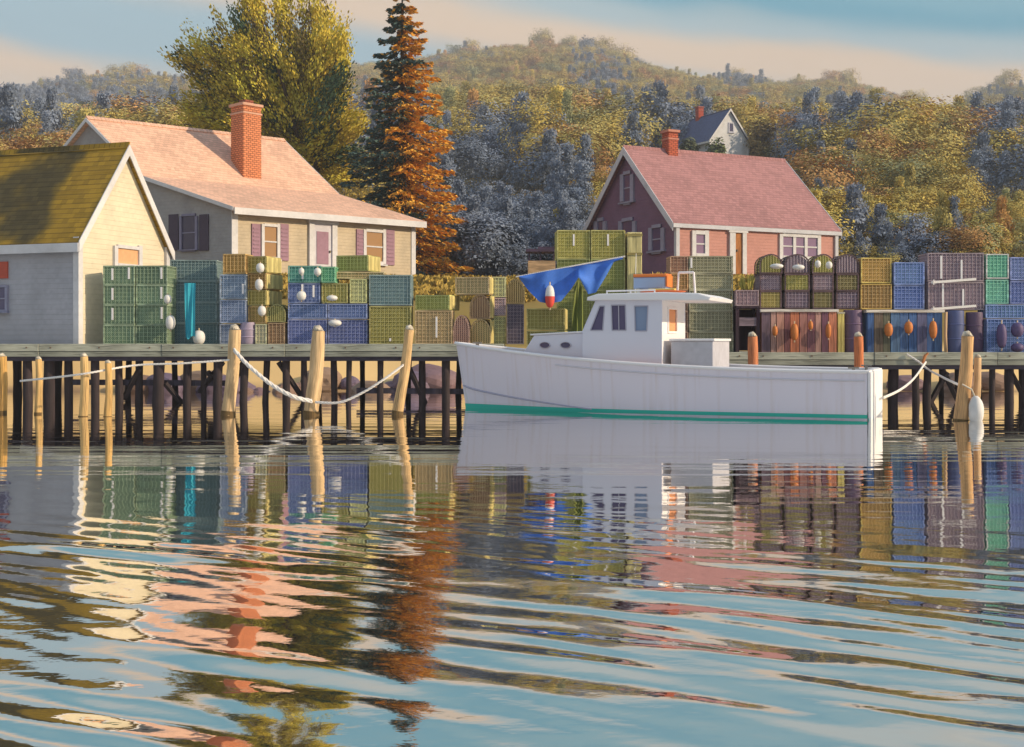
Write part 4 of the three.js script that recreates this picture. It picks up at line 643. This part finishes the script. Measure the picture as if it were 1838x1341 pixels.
  const WIN = [[[4.27, 2.12], [4.6, 2.12], [4.65, 2.74], [4.52, 2.74]], [[4.85, 2.12], [5.22, 2.12], [5.2, 2.76], [4.83, 2.76]], [[5.46, 2.1], [5.76, 2.1], [5.79, 2.73], [5.44, 2.73]]];
  const side = z => metreUV(new THREE.ExtrudeGeometry(sideS(), { depth: 0.05, bevelEnabled: false }).translate(0, 0, z));
  const wh = part('wheelhouse', [side(1.15), side(-1.2), box(4.07, 4.12, 1.1, 2.06, -1.149, 1.149)], CAB, t, o);
  const pm = new THREE.MeshPhysicalMaterial({ color: new THREE.Color('#514c72'), roughness: 0.08, metalness: 0, side: THREE.DoubleSide }), pm2 = new THREE.MeshPhysicalMaterial({ color: new THREE.Color('#7d92b4'), roughness: 0.08, side: THREE.DoubleSide });
  WIN.forEach((w, i) => { for (const z of [1.16, -1.18]) { const s = new THREE.Shape(w.map(q => new THREE.Vector2(...q))); const wn = part('window', [0, 1, 2, 3].map(k => bar(V(w[k][0], w[k][1], z > 0 ? 1.203 : -1.203), V(w[(k + 1) % 4][0], w[(k + 1) % 4][1], z > 0 ? 1.203 : -1.203), 0.028, 0.02)), M('#a9a8bc', { roughness: 0.5 }), t, o); part('pane', metreUV(new THREE.ExtrudeGeometry(s, { depth: 0.012, bevelEnabled: false }).translate(0, 0, z)), i === 2 ? pm2 : pm, wn, o); if (i === 1) part('mullion', bar(V(5.03, 2.12, z > 0 ? 1.195 : -1.195), V(5.02, 2.76, z > 0 ? 1.195 : -1.195), 0.02), M('#b8b6c8'), wn, o); } });
  // windscreen: sloped posts and panes
  const wsA = V(4.06, 2.05, 0), wsB = V(4.44, 2.88, 0); for (const z of [-1.13, -0.4, 0.4, 1.13]) part('windscreen_post', bar(V(wsA.x, wsA.y, z), V(wsB.x, wsB.y, z), 0.09, 0.06), CAB, t, o);
  for (const z of [-0.765, 0, 0.765]) part('windscreen_pane', slab([V(wsA.x + 0.03, wsA.y, z - 0.34), V(wsA.x + 0.03, wsA.y, z + 0.34), V(wsB.x + 0.03, wsB.y, z + 0.34), V(wsB.x + 0.03, wsB.y, z - 0.34)], 0.012), pm, t, o);
  // after bulkhead with the orange curtained window and door
  part('after_bulkhead', [box(6.1, 6.15, 1.0, 2.06, -1.148, 1.148), box(6.1, 6.15, 2.7, 2.88, -1.148, 1.148), box(6.1, 6.15, 2.06, 2.7, 0.62, 1.148), box(6.1, 6.15, 2.06, 2.7, -1.148, -0.25)], TRIM, t, o);
  const dw = part('door_window', [box(6.152, 6.18, 2.04, 2.1, -0.29, 0.66), box(6.152, 6.18, 2.66, 2.72, -0.29, 0.66), box(6.152, 6.18, 2.1, 2.66, -0.29, -0.23), box(6.152, 6.18, 2.1, 2.66, 0.6, 0.66)], TRIM, t, o);
  part('orange_curtain', box(6.11, 6.13, 2.062, 2.698, -0.248, 0.618), M('#e09a6c'), dw, o);
  // roof with its overhang aft
  part('roof', prism([[4.2, 2.885], [7.38, 2.85], [7.42, 2.93], [7.1, 3.03], [6.2, 3.07], [4.5, 3.05], [4.22, 2.97]], -1.32, 1.32, 0.03), TRIM, t, o);
  // box aft of the wheelhouse
  const bx = part('bait_box', boxG(1.08, 1.35, 1.9, 0.02).translate(6.86, 1.17, 0.02), M('#d4d3dd', { map: R.mottle, roughness: 0.6 }), t, o); part('lid', boxG(1.16, 0.06, 1.98, 0.015).translate(6.86, 1.878, 0.02), TRIM, bx, o);
  // roof gear: aerial mounts, life-raft box
  part('aerial', [limb([V(4.9, 3.06, -0.7), V(4.93, 4.2, -0.7)], [0.016, 0.008], 6), boxG(0.1, 0.08, 0.1).translate(4.9, 3.1, -0.7)], M('#e4e2e0'), t, o);
  for (const z of [-0.9, 0.9]) { const gr = part('grab_rail', limb([V(4.6, 3.13, z), V(5.9, 3.14, z)], [0.02, 0.02], 6), TRIM, t, o); for (const x of [4.62, 5.25, 5.88]) part('stanchion', box(x - 0.015, x + 0.015, 3.04, 3.12, z - 0.015, z + 0.015), TRIM, gr, o); }
  part('rub_strake', limb(Array.from({ length: 24 }, (_, i) => { const u = 0.30 + i / 23 * 0.695, q = sec(u, sheer(u) - 0.2); return V(q.x, q.y, q.z + 0.01); }), Array.from({ length: 24 }, () => 0.02), 6), M('#cfccd6', { roughness: 0.5 }), t, o);
  for (const z of [-1.42, 1.42]) part('stern_cleat', [box(10.7, 10.95, 1.2, 1.24, z - 0.02, z + 0.02), box(10.79, 10.86, 1.1, 1.2, z - 0.02, z + 0.02)], M('#9a958e', { metalness: 0.7, roughness: 0.4 }), t, o);
  // things lying on the roof
  const W = (x, y, z) => { const v = V(x, y, z).applyAxisAngle(V(0, 1, 0), -22 * Math.PI / 180); return v.add(V(-1.5, 0, -34.1)); };
  const raft = thing('raft_box', 'pale blue box with an orange lid on the wheelhouse roof', 'box', W(5.5, 3.16, -0.2), null, -22 * Math.PI / 180);
  part('box', boxG(0.86, 0.3, 0.5, 0.03).translate(0, 0.21, 0), M('#9db4d8', { roughness: 0.5 }), raft, o); part('lid', [boxG(0.9, 0.08, 0.54, 0.02).translate(0.02, 0.4, 0), boxG(0.06, 0.3, 0.52, 0.015).translate(0.47, 0.25, 0)], M('#df7c34', { roughness: 0.5 }), raft, o); part('foot', [boxG(0.08, 0.18, 0.46).translate(-0.3, -0.03, 0), boxG(0.08, 0.18, 0.46).translate(0.3, -0.03, 0)], M('#d9d2c0'), raft, o);
  const board = thing('paddle_board', 'orange and yellow board lying at the aft side of the roof box', 'board', W(5.95, 3.095, 0.35), null, -22 * Math.PI / 180);
  part('deck', new THREE.SphereGeometry(1, 20, 10).scale(0.62, 0.045, 0.22).translate(0, 0.02, 0), M('#d8692e', { roughness: 0.5 }), board, o); part('stripe', boxG(0.7, 0.05, 0.16, 0.02).translate(-0.02, 0.075, 0), M('#ecd06c', { roughness: 0.5 }), board, o);
  const rack = thing('roof_rack', 'white open frame standing on the roof behind the pale blue box', 'rack', W(6.35, 3.05, -0.5), null, -22 * Math.PI / 180);
  for (const x of [-0.24, 0.24]) part('upright', limb([V(x, 0, 0), V(x * 0.85, 0.6, 0)], [0.03, 0.026], 7), TRIM, rack, o); part('crossbar', limb([V(-0.2, 0.6, 0), V(0.2, 0.6, 0)], [0.03, 0.03], 7), TRIM, rack, o);
}

// ------------------------------------------------------------------ trees
function leafCloud(pts, dirs, sizes, cols, seed, outs) {                            // small folded leaf faces
  const r = rng(seed), pos = [], col = [], n = V(0, 0, 0), a = V(0, 0, 0), b = V(0, 0, 0);
  for (let i = 0; i < pts.length; i++) {
    const p = pts[i], s = sizes[i], d = dirs[i]; a.copy(d).add(V(r() - 0.5, r() - 0.5, r() - 0.5).multiplyScalar(0.9)).normalize(); n.set(r() - 0.5, r() * 0.8, r() - 0.5); if (outs) n.multiplyScalar(1.3).addScaledVector(outs[i], 1); n.normalize(); if (outs) a.set(r() - 0.5, r() - 0.5, r() - 0.5).cross(n).normalize(); b.crossVectors(a, n).normalize();
    const A = p.clone().addScaledVector(a, -s), B = p.clone().addScaledVector(b, s * 0.5), Cc = p.clone().addScaledVector(a, s), E = p.clone().addScaledVector(b, -s * 0.5), c = cols[i], k = 0.8 + 0.4 * r();
    for (const q of [A, B, Cc, A, Cc, E]) { pos.push(q.x, q.y, q.z); col.push(c[0] * k, c[1] * k, c[2] * k); }
  }
  const g = new THREE.BufferGeometry(); g.setAttribute('position', new THREE.Float32BufferAttribute(pos, 3)); g.setAttribute('color', new THREE.Float32BufferAttribute(col, 3)); g.computeVertexNormals(); return g;
}
const LEAF = new THREE.MeshStandardMaterial({ vertexColors: true, roughness: 0.9, side: THREE.DoubleSide });
const BARK = wood('#6b5540', 0.7);
// the big yellow-green tree behind the cottage: limbs fanning up and out from a low fork
{
  const D = 78, r = rng(41), foot = V(xa(560, D), ground(xa(560, D), D), -D), fork = at(556, 330, D), t = thing('broad_tree', 'tall yellow green leafy tree fanning out behind the pink roof', 'tree', foot);
  const lb = [limb(spline([foot.clone().add(V(0, -0.4, 0)), foot.clone().lerp(fork, 0.5), fork], 6), [0.6, 0.52, 0.5, 0.46, 0.44, 0.42, 0.4], 10, 0.08)];
  const P = [], Dr = [], S = [], Cl = [];
  const tips = [[318, 92], [312, 175], [322, 215], [350, 60], [372, 95], [395, 40], [420, 10], [452, -30], [500, -60], [548, -50], [575, 5], [598, 35], [600, 70], [618, 95], [560, 80], [520, 30], [470, 60], [430, 90], [390, 150], [350, 150], [640, 160], [628, 210], [600, 170], [648, 235], [640, 285], [600, 250], [560, 180], [500, 110], [455, 160], [410, 200], [350, 205], [380, 235], [450, 235], [510, 210], [545, 260], [610, 300], [480, 285], [530, 140], [440, 20], [370, 180], [580, 130], [335, 190], [400, 120]];
  tips.forEach((tp, i) => {
    const dz = (r() - 0.5) * 9 * (i % 3 ? 1 : 0.5), e = at(tp[0], tp[1], D); e.z += dz; const mid = fork.clone().lerp(e, 0.5).add(V((r() - 0.5) * 0.8, 0.5 + r() * 0.5, dz * 0.2)), q = spline([fork, mid, e], 9), L = fork.distanceTo(e);
    lb.push(limb(q, q.map((_, k) => lerp(0.17, 0.02, k / 9)), 6));
    const tipG = r(), hueG = tipG < 0.10 ? [0.06, 0.11, 0.06] : tipG < 0.18 ? [0.15, 0.115, 0.03] : null, dir = e.clone().sub(mid).normalize();
    const nC = Math.round(14 + L * 1.75);
    for (let c = 0; c < nC; c++) {
      const f = 0.3 + 0.72 * Math.pow(r(), 0.7), cp = q[Math.min(9, Math.floor(f * 9))].clone().add(V((r() - 0.5) * 2.3 * (1.15 - f * 0.6), (r() - 0.5) * 1.7 * (1.15 - f * 0.5), (r() - 0.5) * 2.6)), cr = 0.32 + r() * 0.35, low = cp.x < -17.5 && r() < 0.2, dark = hueG && f > 0.55 && r() < 0.85 ? hueG : low ? [0.06, 0.1, 0.05] : r() < 0.10 ? [0.12, 0.085, 0.025] : null, gold = [0.52 + r() * 0.1, 0.415 + r() * 0.07, 0.05];
      for (let m = 0; m < 92; m++) { const v = V(r() - 0.5, r() - 0.5, r() - 0.5).normalize().multiplyScalar(cr * Math.cbrt(r())), al = (r() - 0.5) * 1.5; P.push(cp.clone().add(v).addScaledVector(dir, al)); Dr.push(dir); S.push(0.075 + r() * 0.075); Cl.push(dark || gold); }
    }
  });
  part('trunk', lb, BARK, t); part('crown', leafCloud(P, Dr, S, Cl, 5), LEAF, t);
}
// the spruce: drooping layers of boughs, sunlit orange painted on mostly its right side
function spruce(label, px, D, topPy, footPy, wPx, seed, sunShare, cols, name = 'spruce_tree') {
  const r = rng(seed), x = xa(px, D), foot = V(x, ground(x, D) - 0.2, -D), top = at(px, topPy, D), H = top.y - foot.y, Wm = wPx / F * D / 2, t = thing(name, label, 'tree', foot);
  const tp = spline([foot, foot.clone().lerp(top, 0.5), top], 10); const lb = [limb(tp, tp.map((_, i) => lerp(0.34, 0.03, i / 10)), 9, 0.05)], P = [], Dr = [], S = [], Cl = [];
  for (let f = 0.045; f < 0.995; f += lerp(0.042, 0.03, f)) {
    const y = foot.y + H * f, reach = Wm * Math.pow(1 - f, 0.8) + 0.12, n = Math.round(lerp(15, 6, f)), a0 = r() * 6.28;
    for (let k = 0; k < n; k++) {
      const a = a0 + k / n * 6.28 + (r() - 0.5) * 0.35, R0 = reach * (0.5 + 0.72 * r()), droop = R0 * (0.42 - 0.12 * r()), c = V(Math.cos(a), 0, Math.sin(a));
      const p0 = V(x, y + (r() - 0.5) * 0.5 * (1 - f * 0.5), -D), p1 = p0.clone().addScaledVector(c, R0 * 0.55).add(V(0, -droop * 0.6, 0)), p2 = p0.clone().addScaledVector(c, R0).add(V(0, -droop * 0.85 + 0.12, 0));
      lb.push(limb([p0, p1, p2], [0.05, 0.03, 0.01], 4)); const rust = r() < sunShare(c.x), side = V(-c.z, 0, c.x), base = rust ? cols[1] : cols[0];  // orange colour stands for sunlit boughs, likelier towards the right
      const m = Math.round(26 + R0 * 52);
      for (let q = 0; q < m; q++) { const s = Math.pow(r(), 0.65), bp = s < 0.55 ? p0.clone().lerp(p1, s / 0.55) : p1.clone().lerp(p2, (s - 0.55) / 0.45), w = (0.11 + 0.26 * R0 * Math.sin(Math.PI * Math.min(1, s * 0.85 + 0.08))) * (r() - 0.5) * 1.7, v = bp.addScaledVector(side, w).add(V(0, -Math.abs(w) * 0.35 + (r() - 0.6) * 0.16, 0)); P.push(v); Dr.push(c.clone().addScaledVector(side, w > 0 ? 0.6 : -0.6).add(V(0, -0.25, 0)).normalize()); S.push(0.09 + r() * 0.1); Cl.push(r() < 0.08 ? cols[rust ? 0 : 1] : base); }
    }
  }
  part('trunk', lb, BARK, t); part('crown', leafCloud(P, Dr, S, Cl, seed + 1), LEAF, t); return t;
}
spruce('tall ragged spruce with dark green boughs and painted sunlit orange at the right beside the cottage', 722, 70, -38, 500, 305, 19, cx => clamp(0.5 + cx * 0.55, 0.05, 0.95), [[0.065, 0.12, 0.11], [0.80, 0.40, 0.04]]);

// shrubs by the white hill house
function shrub(label, px, py0, py1, w, D, col, seed) { const r = rng(seed), x = xa(px, D), yb = ya(py1, D), yt = ya(py0, D), R0 = w / F * D / 2, t = thing('shrub', label, 'shrub', V(x, Math.min(yb, ground(x, D)), -D)), P = [], Dr = [], S = [], Cl = []; for (let c = 0; c < 70; c++) { const v = V(r() - 0.5, r() - 0.5, r() - 0.5).normalize(), q = Math.cbrt(r()), cp = V(x + v.x * R0 * q, lerp(yb, yt, 0.5 + v.y * 0.5 * q), -D + v.z * R0 * q); for (let m = 0; m < 26; m++) { const u = V(r() - 0.5, r() - 0.5, r() - 0.5).multiplyScalar(1.1); P.push(cp.clone().add(u)); Dr.push(v.clone()); S.push(0.14 + r() * 0.16); Cl.push(col); } }
  part('trunk', limb([V(x, ground(x, D) - 0.3, -D), V(x + 0.1, lerp(yb, yt, 0.6), -D)], [0.16, 0.06], 7), BARK, t); part('crown', leafCloud(P, Dr, S, Cl, seed, Dr), LEAF, t); }
shrub('grey green bush covering the left end of the white hill house', 1236, 250, 296, 26, 148, [0.13, 0.15, 0.08], 61);
shrub('low green bush at the foot of the white hill house', 1285, 252, 300, 26, 147, [0.14, 0.17, 0.06], 62);
shrub('round brown tree right of the white hill house', 1366, 218, 300, 50, 152, [0.20, 0.13, 0.035], 63);
shrub('low olive bush at the far right of the white hill house', 1392, 262, 320, 44, 150, [0.19, 0.15, 0.04], 64);

// the wooded hillside: thousands of trees that read as one mass
{
  const protos = []; for (let k = 0; k < 4; k++) {
    const r = rng(200 + k), P = [], Dr = [], S = [], Cl = [], con = k === 3;
    const nC = con ? 34 : 30; for (let c = 0; c < nC; c++) { let cp, v; if (con) { const f = r(), a = r() * 6.28, R0 = 0.34 * (1 - f) * Math.sqrt(r()) + 0.02; v = V(Math.cos(a), -0.4, Math.sin(a)); cp = V(Math.cos(a) * R0, 0.08 + f * 0.92, Math.sin(a) * R0); } else { v = V(r() - 0.5, r() - 0.35, r() - 0.5).normalize(); const q = Math.cbrt(r()), a = 0.8 + 0.4 * noise(v.x * 2 + k * 7, v.y * 2, v.z * 2); cp = V(v.x * 0.36 * q * a, 0.60 + v.y * 0.40 * q * a, v.z * 0.36 * q * a); } const sh = 0.8 + 0.4 * r(); for (let m = 0; m < 84; m++) { P.push(cp.clone().add(V(r() - 0.5, r() - 0.5, r() - 0.5).multiplyScalar(con ? 0.13 : 0.21))); Dr.push(v.clone().normalize()); S.push((con ? 0.013 : 0.014) + r() * 0.010); Cl.push([sh, sh, sh]); } }
    protos.push(leafCloud(P, Dr, S, Cl, 300 + k, Dr));
  }
  const r = rng(7), lists = [[], [], [], []], q = new THREE.Quaternion(), blob = (px, py, cx, cy, sx, sy) => Math.exp(-(((px - cx) / sx) ** 2 + ((py - cy) / sy) ** 2));
  const place = (x, D, hMin, hMax) => {
    const px = CX + F * x / D, y = ground(x, D), py = HY - (y - EYE) / D * F, n = fbm(px * 0.006 + 30, py * 0.009, 3, 3), n2 = fbm(px * 0.02, py * 0.03 + 50, 4, 2);
    // conifers and other trees tinted blue-grey as painted mist, among gold hardwoods
    let blue = sstep(0.54, 0.68, n) * 0.7 + blob(px, py, 900, 470, 160, 60) * 1.2 + blob(px, py, 880, 420, 150, 110) * 1.3 + blob(px, py, 1070, 205, 60, 70) * 0.9 + blob(px, py, 1800, 330, 90, 90) + blob(px, py, 1520, 340, 60, 90) * 0.8 + blob(px, py, 60, 230, 260, 90) * 0.9 - blob(px, py, 930, 270, 130, 60) - blob(px, py, 1650, 330, 80, 90) * 1.0;
    blue = clamp(blue + (n2 - 0.5) * 0.5, 0, 1); const isB = r() < blue, k = isB ? (r() < 0.45 ? 3 : Math.floor(r() * 3)) : r() < 0.06 ? 3 : Math.floor(r() * 3), j = r(), c = isB ? [0.17 + 0.04 * j, 0.21 + 0.04 * j, 0.29 + 0.05 * j] : j < 0.45 ? [0.50 + 0.1 * n2, 0.38 + 0.08 * n2, 0.10] : j < 0.75 ? [0.42, 0.35, 0.11] : j < 0.9 ? [0.52, 0.29, 0.10] : [0.32, 0.32, 0.15];
    const h = lerp(hMin, hMax, r()) * (r() < 0.2 ? 0.6 + r() * 0.3 : 0.9 + r() * 0.25) * (k === 3 ? 1.15 : 1); lists[k].push([x, y - 0.05 * h, -D, h, h * (0.85 + 0.4 * r()) * (k === 3 ? 0.75 : 1.1), r() * 6.28, c]);
  };
  for (let i = 0; i < 26000; i++) { const D = 88 + 640 * Math.pow(r(), 0.62), x = (r() * 2 - 1) * (D * 0.62 + 20), px = CX + F * x / D; if (D > 92 && D < 160 && px > 1140 && px < 1440) continue; if (D < 100 && px < 860) continue; if (D > 156 && D < 190 && px > 1225 && px < 1350 && r() < 0.3) continue; const near = sstep(88, 180, D); place(x, D, lerp(4.5, 6.5, near), lerp(7, 11, near)); }
  for (let i = 0; i < 2600; i++) { const D = 73 + 26 * r(), px = i % 2 ? lerp(770, 1030, r()) : lerp(1440, 1960, r()), x = xa(px, D); if (D < 80 && px < 820) continue; place(x, D, 1.2, i % 5 ? 3.2 : 5); }
  for (let i = 0; i < 500; i++) { const D = 100 + 46 * r(), px = lerp(1190, 1440, r()); place(xa(px, D), D, 1.2, 2.4); }
  for (const [px, n] of [[975, 7], [1005, 5], [1055, 5], [1080, 3], [1125, 4], [1300, 5], [1320, 4], [1365, 4], [1430, 5], [1490, 5], [1530, 4], [1640, 5], [1665, 3], [1740, 4], [1790, 5], [1820, 5], [70, 5], [130, 5], [220, 5], [260, 4], [800, 4], [850, 4]]) for (let i = 0; i < n; i++) { const D = 690 + 40 * r(); place(xa(px + (r() - 0.5) * 34, D), D, 9, 19); }
  const g = new THREE.Group(); g.name = 'forest'; tag(g, 'hazy autumn woods covering the whole hill behind the harbour', 'forest', null, 'stuff'); scene.add(g);
  lists.forEach((l, k) => { const im = new THREE.InstancedMesh(protos[k], new THREE.MeshStandardMaterial({ vertexColors: true, roughness: 1, side: THREE.DoubleSide }), l.length); im.name = k === 3 ? 'conifers' : 'hardwoods'; im.userData.kind = 'stuff'; const m = new THREE.Matrix4(), c = new THREE.Color(); l.forEach((e, i) => { q.setFromAxisAngle(V(0, 1, 0), e[5]); m.compose(V(e[0], e[1], e[2]), q, V(e[4], e[3], e[4])); im.setMatrixAt(i, m); im.setColorAt(i, c.setRGB(...e[6])); }); im.castShadow = im.receiveShadow = true; g.add(im); });
}

// meadow grass on the bank behind the traps
{
  const r = rng(90), P = [], Dr = [], S = [], Cl = []; for (let i = 0; i < 26; i++) { const a = r() * 6.28, q = r() * 0.22; P.push(V(Math.cos(a) * q, 0.08 + r() * 0.1, Math.sin(a) * q)); Dr.push(V((r() - 0.5) * 0.5, 1, (r() - 0.5) * 0.5)); S.push(0.07 + r() * 0.08); const k = 0.7 + r() * 0.5; Cl.push([0.46 * k, 0.32 * k, 0.07 * k]); }
  const g = leafCloud(P, Dr, S, Cl, 12), pts = []; for (let i = 0; i < 16000; i++) { const D = 51 + 30 * r(), x = xa(lerp(380, 1900, r()), D); pts.push([x, ground(x, D) - 0.03, -D, 0.6 + r() * 0.8]); }
  const im = new THREE.InstancedMesh(g, LEAF, pts.length), m = new THREE.Matrix4(), q = new THREE.Quaternion(); pts.forEach((p, i) => { q.setFromAxisAngle(V(0, 1, 0), r() * 6.28); m.compose(V(p[0], p[1], p[2]), q, V(p[3], p[3], p[3])); im.setMatrixAt(i, m); });
  im.name = 'meadow_grass'; tag(im, 'ochre autumn grass on the bank behind the traps', 'grass', null, 'stuff'); im.castShadow = im.receiveShadow = true; scene.add(im);
}

renderer.render(scene, camera);
